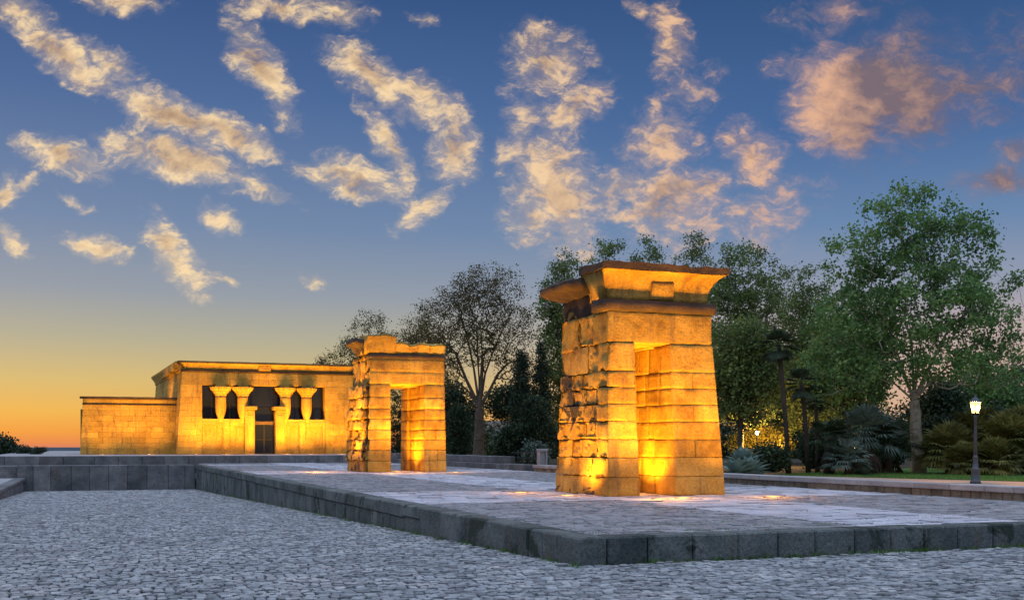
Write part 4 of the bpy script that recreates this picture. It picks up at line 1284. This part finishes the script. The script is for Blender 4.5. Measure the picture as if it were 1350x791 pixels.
# far woods closing the view under the crowns
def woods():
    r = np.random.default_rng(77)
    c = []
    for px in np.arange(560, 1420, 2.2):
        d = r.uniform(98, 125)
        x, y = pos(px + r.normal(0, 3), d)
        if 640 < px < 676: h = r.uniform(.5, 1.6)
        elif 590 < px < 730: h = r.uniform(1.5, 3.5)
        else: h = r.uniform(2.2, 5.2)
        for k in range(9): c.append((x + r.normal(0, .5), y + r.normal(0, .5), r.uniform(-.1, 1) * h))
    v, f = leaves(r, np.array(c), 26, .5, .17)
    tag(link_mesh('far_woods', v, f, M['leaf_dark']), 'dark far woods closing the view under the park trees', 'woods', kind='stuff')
woods()

# palms
def fan_fronds(r, center, n, length, spread, droop, up, leaflets=13, width=.035):
    V, F = [], []
    for k in range(n):
        az = r.uniform(0, 2 * math.pi); el = r.uniform(*up)
        d = Vector((math.cos(az) * math.cos(el), math.sin(az) * math.cos(el), math.sin(el)))
        pet = length * r.uniform(.45, .7)
        base = Vector(center); hub = base + d * pet; hub.z -= droop * pet * .3
        side = d.cross(Vector((0, 0, 1))).normalized(); upv = side.cross(d)
        i = len(V); w = width * .35
        V += [base - side * w, base + side * w, hub + side * w, hub - side * w]; F.append((i, i + 1, i + 2, i + 3))
        for j in range(leaflets):
            a = (j / (leaflets - 1) - .5) * spread
            dl = d * math.cos(a) + side * math.sin(a)
            ll = length * r.uniform(.55, .75) * (1 - .25 * abs(a) / spread)
            m_ = hub + dl * ll * .55; m_.z -= droop * ll * .12
            e = hub + dl * ll; e.z -= droop * ll * .55
            s_ = dl.cross(upv).normalized() * width
            i = len(V); V += [hub, m_ + s_, e, m_ - s_]; F.append((i, i + 1, i + 2, i + 3))
    return V, F
def fan_palm(label, px, d, z, height, nfr, length, mat, seed, trunk_r=.12, lean=0.0, skirt=0, group='fan palms', up=(-.3, 1.4), droop=.6, width=.035, dark=True):
    t = empty('fan_palm', (*pos(px, d), z), RZ); tag(t, label, 'palm', group)
    r = random.Random(seed)
    mb = MB(); mb.tube([(0, 0, -.1), (lean * .25, 0, height * .35), (lean * .6, 0, height * .7), (lean, 0, height)], [trunk_r * 1.25, trunk_r, trunk_r * .95, trunk_r * .9], 9)
    mb.build('trunk', M['bark_dark'], t, True)
    V, F = fan_fronds(r, (lean, 0, height), nfr, length, 2.2, droop, up, width=width)
    o = link_mesh('crown', [tuple(v) for v in V], F, M[mat], t)
    if skirt:
        V, F = fan_fronds(r, (lean, 0, height - .15), skirt, length * .7, 1.4, 1.4, (-1.4, -.7), 9, width)
        link_mesh('dead_skirt', [tuple(v) for v in V], F, M['bark_dark'], t)
fan_palm('tall slender palm leaning left with a dark crown', 1040, 47, -.1, 5.5, 40, .75, 'palm', 401, .10, -.45, 0, up=(-1.1, 1.4), droop=.3)
fan_palm('slender dark palm, shorter than its tall neighbour', 1066, 48, -.1, 3.9, 36, .7, 'palm', 402, .10, -.3, 0, up=(-1.1, 1.4), droop=.3)
fan_palm('slender palm at the right of the palm pair', 1078, 50, -.1, 3.4, 30, .6, 'palm', 403, .09, -.1, 0, up=(-1.1, 1.4), droop=.3)
fan_palm('low dark fan palm beside the pair of slender palms', 1093, 46, -.1, 1.55, 36, 1.0, 'leaf_dark', 404, .2, 0, 10)
fan_palm('grey green fan palm left of the pale plane trunk', 1142, 47, -.1, 1.7, 46, 1.5, 'palm_blue', 405, .2, 0, 14)
fan_palm('dark fan palm under the grey green palm', 1172, 48, -.1, 1.3, 40, 1.3, 'palm', 406, .18, 0, 8)
fan_palm('low grey fan palm between the palm trunks and the lawn', 1118, 45, -.1, .7, 36, 1.0, 'palm_blue', 407, .14, 0, 0)
for k, (px, d, hh, n, ln) in enumerate([(1252, 47, 1.0, 60, 1.5), (1290, 48, 1.5, 66, 1.7), (1330, 46, 1.3, 66, 1.6), (1272, 45.5, .5, 46, 1.1), (1350, 47, 1.6, 60, 1.6), (1312, 45, .6, 50, 1.2)]):
    lab = ['olive fan palm at the left end of the thicket by the lamp', 'tallest olive fan palm just behind the street lamp', 'olive fan palm right of the street lamp', 'low olive fan palm left of the lamp post foot',
           'olive fan palm at the right edge of the picture', 'low olive fan palm right of the lamp post foot'][k]
    fan_palm(lab, px, d, -.1, hh, int(n * 1.9), ln * .88, 'palm_olive', 420 + k, .16, 0, 0, group='olive fan palms by the street lamp', up=(-.35, 1.5), droop=.55, width=.045)
fan_palm('small palm tuft at the left end of the terrace', 52, 78, -.6, .75, 16, .9, 'palm', 440, .08, 0, 0, up=(.2, 1.4), droop=.3)

def agave(label, px, d, z, size, seed, mat='palm_blue'):
    t = empty('agave_plant', (*pos(px, d), z), 0); tag(t, label, 'agave', 'agave clump')
    r = random.Random(seed)
    V, F = [], []
    for k in range(30):
        az = k * 2.4 + r.uniform(-.2, .2); el = .15 + 1.2 * (k / 30) + r.uniform(-.1, .1)
        ln = size * r.uniform(.8, 1.1); w = size * .19
        d_ = Vector((math.cos(az) * math.cos(el), math.sin(az) * math.cos(el), math.sin(el)))
        s_ = d_.cross(Vector((0, 0, 1))).normalized(); n_ = s_.cross(d_)
        i = len(V)
        for tt, ww in ((0, .7), (.35, 1.0), (.7, .75), (1.0, .03)):
            c = d_ * ln * tt + Vector((0, 0, -.18 * ln * tt * tt))
            V += [tuple(c - s_ * w * ww + n_ * w * .35 * ww), tuple(c - n_ * w * .1), tuple(c + s_ * w * ww + n_ * w * .35 * ww)]
        for q in range(3):
            a = i + q * 3
            F += [(a, a + 1, a + 4, a + 3), (a + 1, a + 2, a + 5, a + 4)]
    link_mesh('leaves', V, F, M[mat], t, True)
agave('blue grey agave at the left of the clump beside the nearer gateway', 971, 43.5, -.1, 1.0, 501, 'agave')
agave('blue grey agave at the right of the clump beside the nearer gateway', 988, 44.0, -.1, 1.05, 502, 'agave')
agave('blue grey agave standing highest at the back of the clump', 979, 45.0, .25, 1.1, 503, 'agave')
agave('small grey agave under the grey green fan palm', 1138, 44.5, -.1, .55, 504)

# ------------------------------------------------------------------ lamps, notice box, railing, far buildings
def street_lamp(xy, z, label, H=2.9, power=180, group='park street lamps'):
    t = empty('street_lamp', (xy[0], xy[1], z), 0); tag(t, label, 'street lamp', group)
    b = MB()
    b.lathe([(.17, 0), (.17, .06), (.135, .09), (.125, .40), (.14, .43), (.14, .47), (.09, .51), (.07, .80), (.085, .83), (.07, .86), (.05, .92)], 16)
    b.build('base', M['iron'], t, True)
    p = MB(); p.lathe([(.058, .9), (.048, 1.6), (.042, H - .52), (.06, H - .50), (.06, H - .47), (.035, H - .45), (.05, H - .39)], 12); p.build('post', M['iron'], t, True)
    l = MB()
    for sx, sy in ((-1, -1), (1, -1), (1, 1), (-1, 1)):
        l.tube([(sx * .07, sy * .07, H - .37), (sx * .115, sy * .115, H - .02)], [.012, .012], 5)
    l.box(-.085, .085, -.085, .085, H - .395, H - .36, .008)
    l.lathe([(.175, H - .02), (.16, H + .0), (.12, H + .08), (.07, H + .10), (.05, H + .15), (.02, H + .17), (.025, H + .20), (.008, H + .24)], 12)
    lan = l.build('lantern', M['iron'], t)
    g = MB(); g.hexa([(-.062, -.062, H - .35), (.062, -.062, H - .35), (.062, .062, H - .35), (-.062, .062, H - .35), (-.105, -.105, H - .03), (.105, -.105, H - .03), (.105, .105, H - .03), (-.105, .105, H - .03)])
    g.build('lantern_glass', M['lamp_lens'], lan)
    ld = bpy.data.lights.new('lamp_light', 'POINT'); ld.energy = power; ld.color = (1, .58, .2); ld.shadow_soft_size = .05
    lo = bpy.data.objects.new('lamp_light', ld); COL.objects.link(lo); lo.parent = t; lo.location = (0, 0, H - .19)
    return t
street_lamp(pos(1286, 35.5), -.09, 'lit iron street lamp on the sandy path before the palm thicket', 2.62, 900)
def far_lamp(px, d, y, label, power):
    z = 1.15 + (586 - y) * d / 1460; k = .62
    t = street_lamp(pos(px, d), -.1, label, (z + .1 + .14) / k, power); t.scale = (k, k, k)
far_lamp(664, 100, 583, 'distant lit lamp glowing right of the sparse plane trunk', 300)
far_lamp(682, 105, 578, 'distant lit lamp seen between shrubs left of the cypress', 160)
far_lamp(998, 62, 571, 'lit lamp hidden before the yellow hedge by the agave clump', 3000)
far_lamp(1036, 64, 585, 'distant lit lamp beside the slender palm trunks', 500)
far_lamp(1115, 75, 581, 'distant lit lamp left of the grey green palm, the higher of two', 120)
far_lamp(1128, 78, 590, 'distant lit lamp behind the grey green palm, the lower of two', 120)

nb = empty('notice_box', (18.28, 44.55, -.05)); tag(nb, 'upright grey notice box at the near end of the stepped wall', 'sign')
m_ = MB(); m_.box(-.19, .19, -.16, .16, 0, .08, .01); m_.box(-.19, -.13, -.14, .14, .08, .90, .01); m_.box(.13, .19, -.14, .14, .08, .90, .01); m_.box(-.21, .21, -.17, .17, .90, 1.02, .02); m_.build('frame', M['cap'], nb)
m_ = MB(); m_.box(-.128, .128, -.05, .05, .085, .895); m_.build('panel', M['sign_face'], nb)
rl = empty('railing', (18.3, 45.3, 0)); tag(rl, 'thin dark railing above the near end of the stepped wall', 'railing')
for k in range(5):
    m_ = MB(); m_.tube([(0, k * .75, .27), (0, k * .75, .78)], [.014, .014], 6); m_.build('post', M['dark_metal'], rl)
m_ = MB(); m_.tube([(0, -.02, .78), (0, 3.02, .78)], [.016, .016], 6); m_.tube([(0, -.02, .55), (0, 3.02, .55)], [.010, .010], 6); m_.build('rail', M['dark_metal'], rl)
for k, (px, d, w, h, lab) in enumerate([(663, 130, 6, 3.2, 'pale far building glimpsed between the trunks, right of the plane tree'), (617, 132, 3, 4.5, 'pale far building glimpsed left of the plane tree trunk')]):
    x, y = pos(px, d)
    b = empty('far_building', (x, y, -.1), RZ); tag(b, lab, 'building')
    m_ = MB(); m_.box(-w / 2, w / 2, 0, 5, 0, h, .03); m_.build('wall', M['white_wall'], b)
    m_ = MB(); m_.hexa([(-w / 2 - .2, -.2, h), (w / 2 + .2, -.2, h), (w / 2 + .2, 5.2, h), (-w / 2 - .2, 5.2, h), (-w / 2 + .3, 2.3, h + .9), (w / 2 - .3, 2.3, h + .9), (w / 2 - .3, 2.7, h + .9), (-w / 2 + .3, 2.7, h + .9)]); m_.build('roof', M['wood'], b)
    for q in (-.25, .25):
        m_ = MB(); m_.box(q * w - .35, q * w + .35, -.03, .02, 1.0, 2.1, .01); m_.build('window', M['glass'], b)
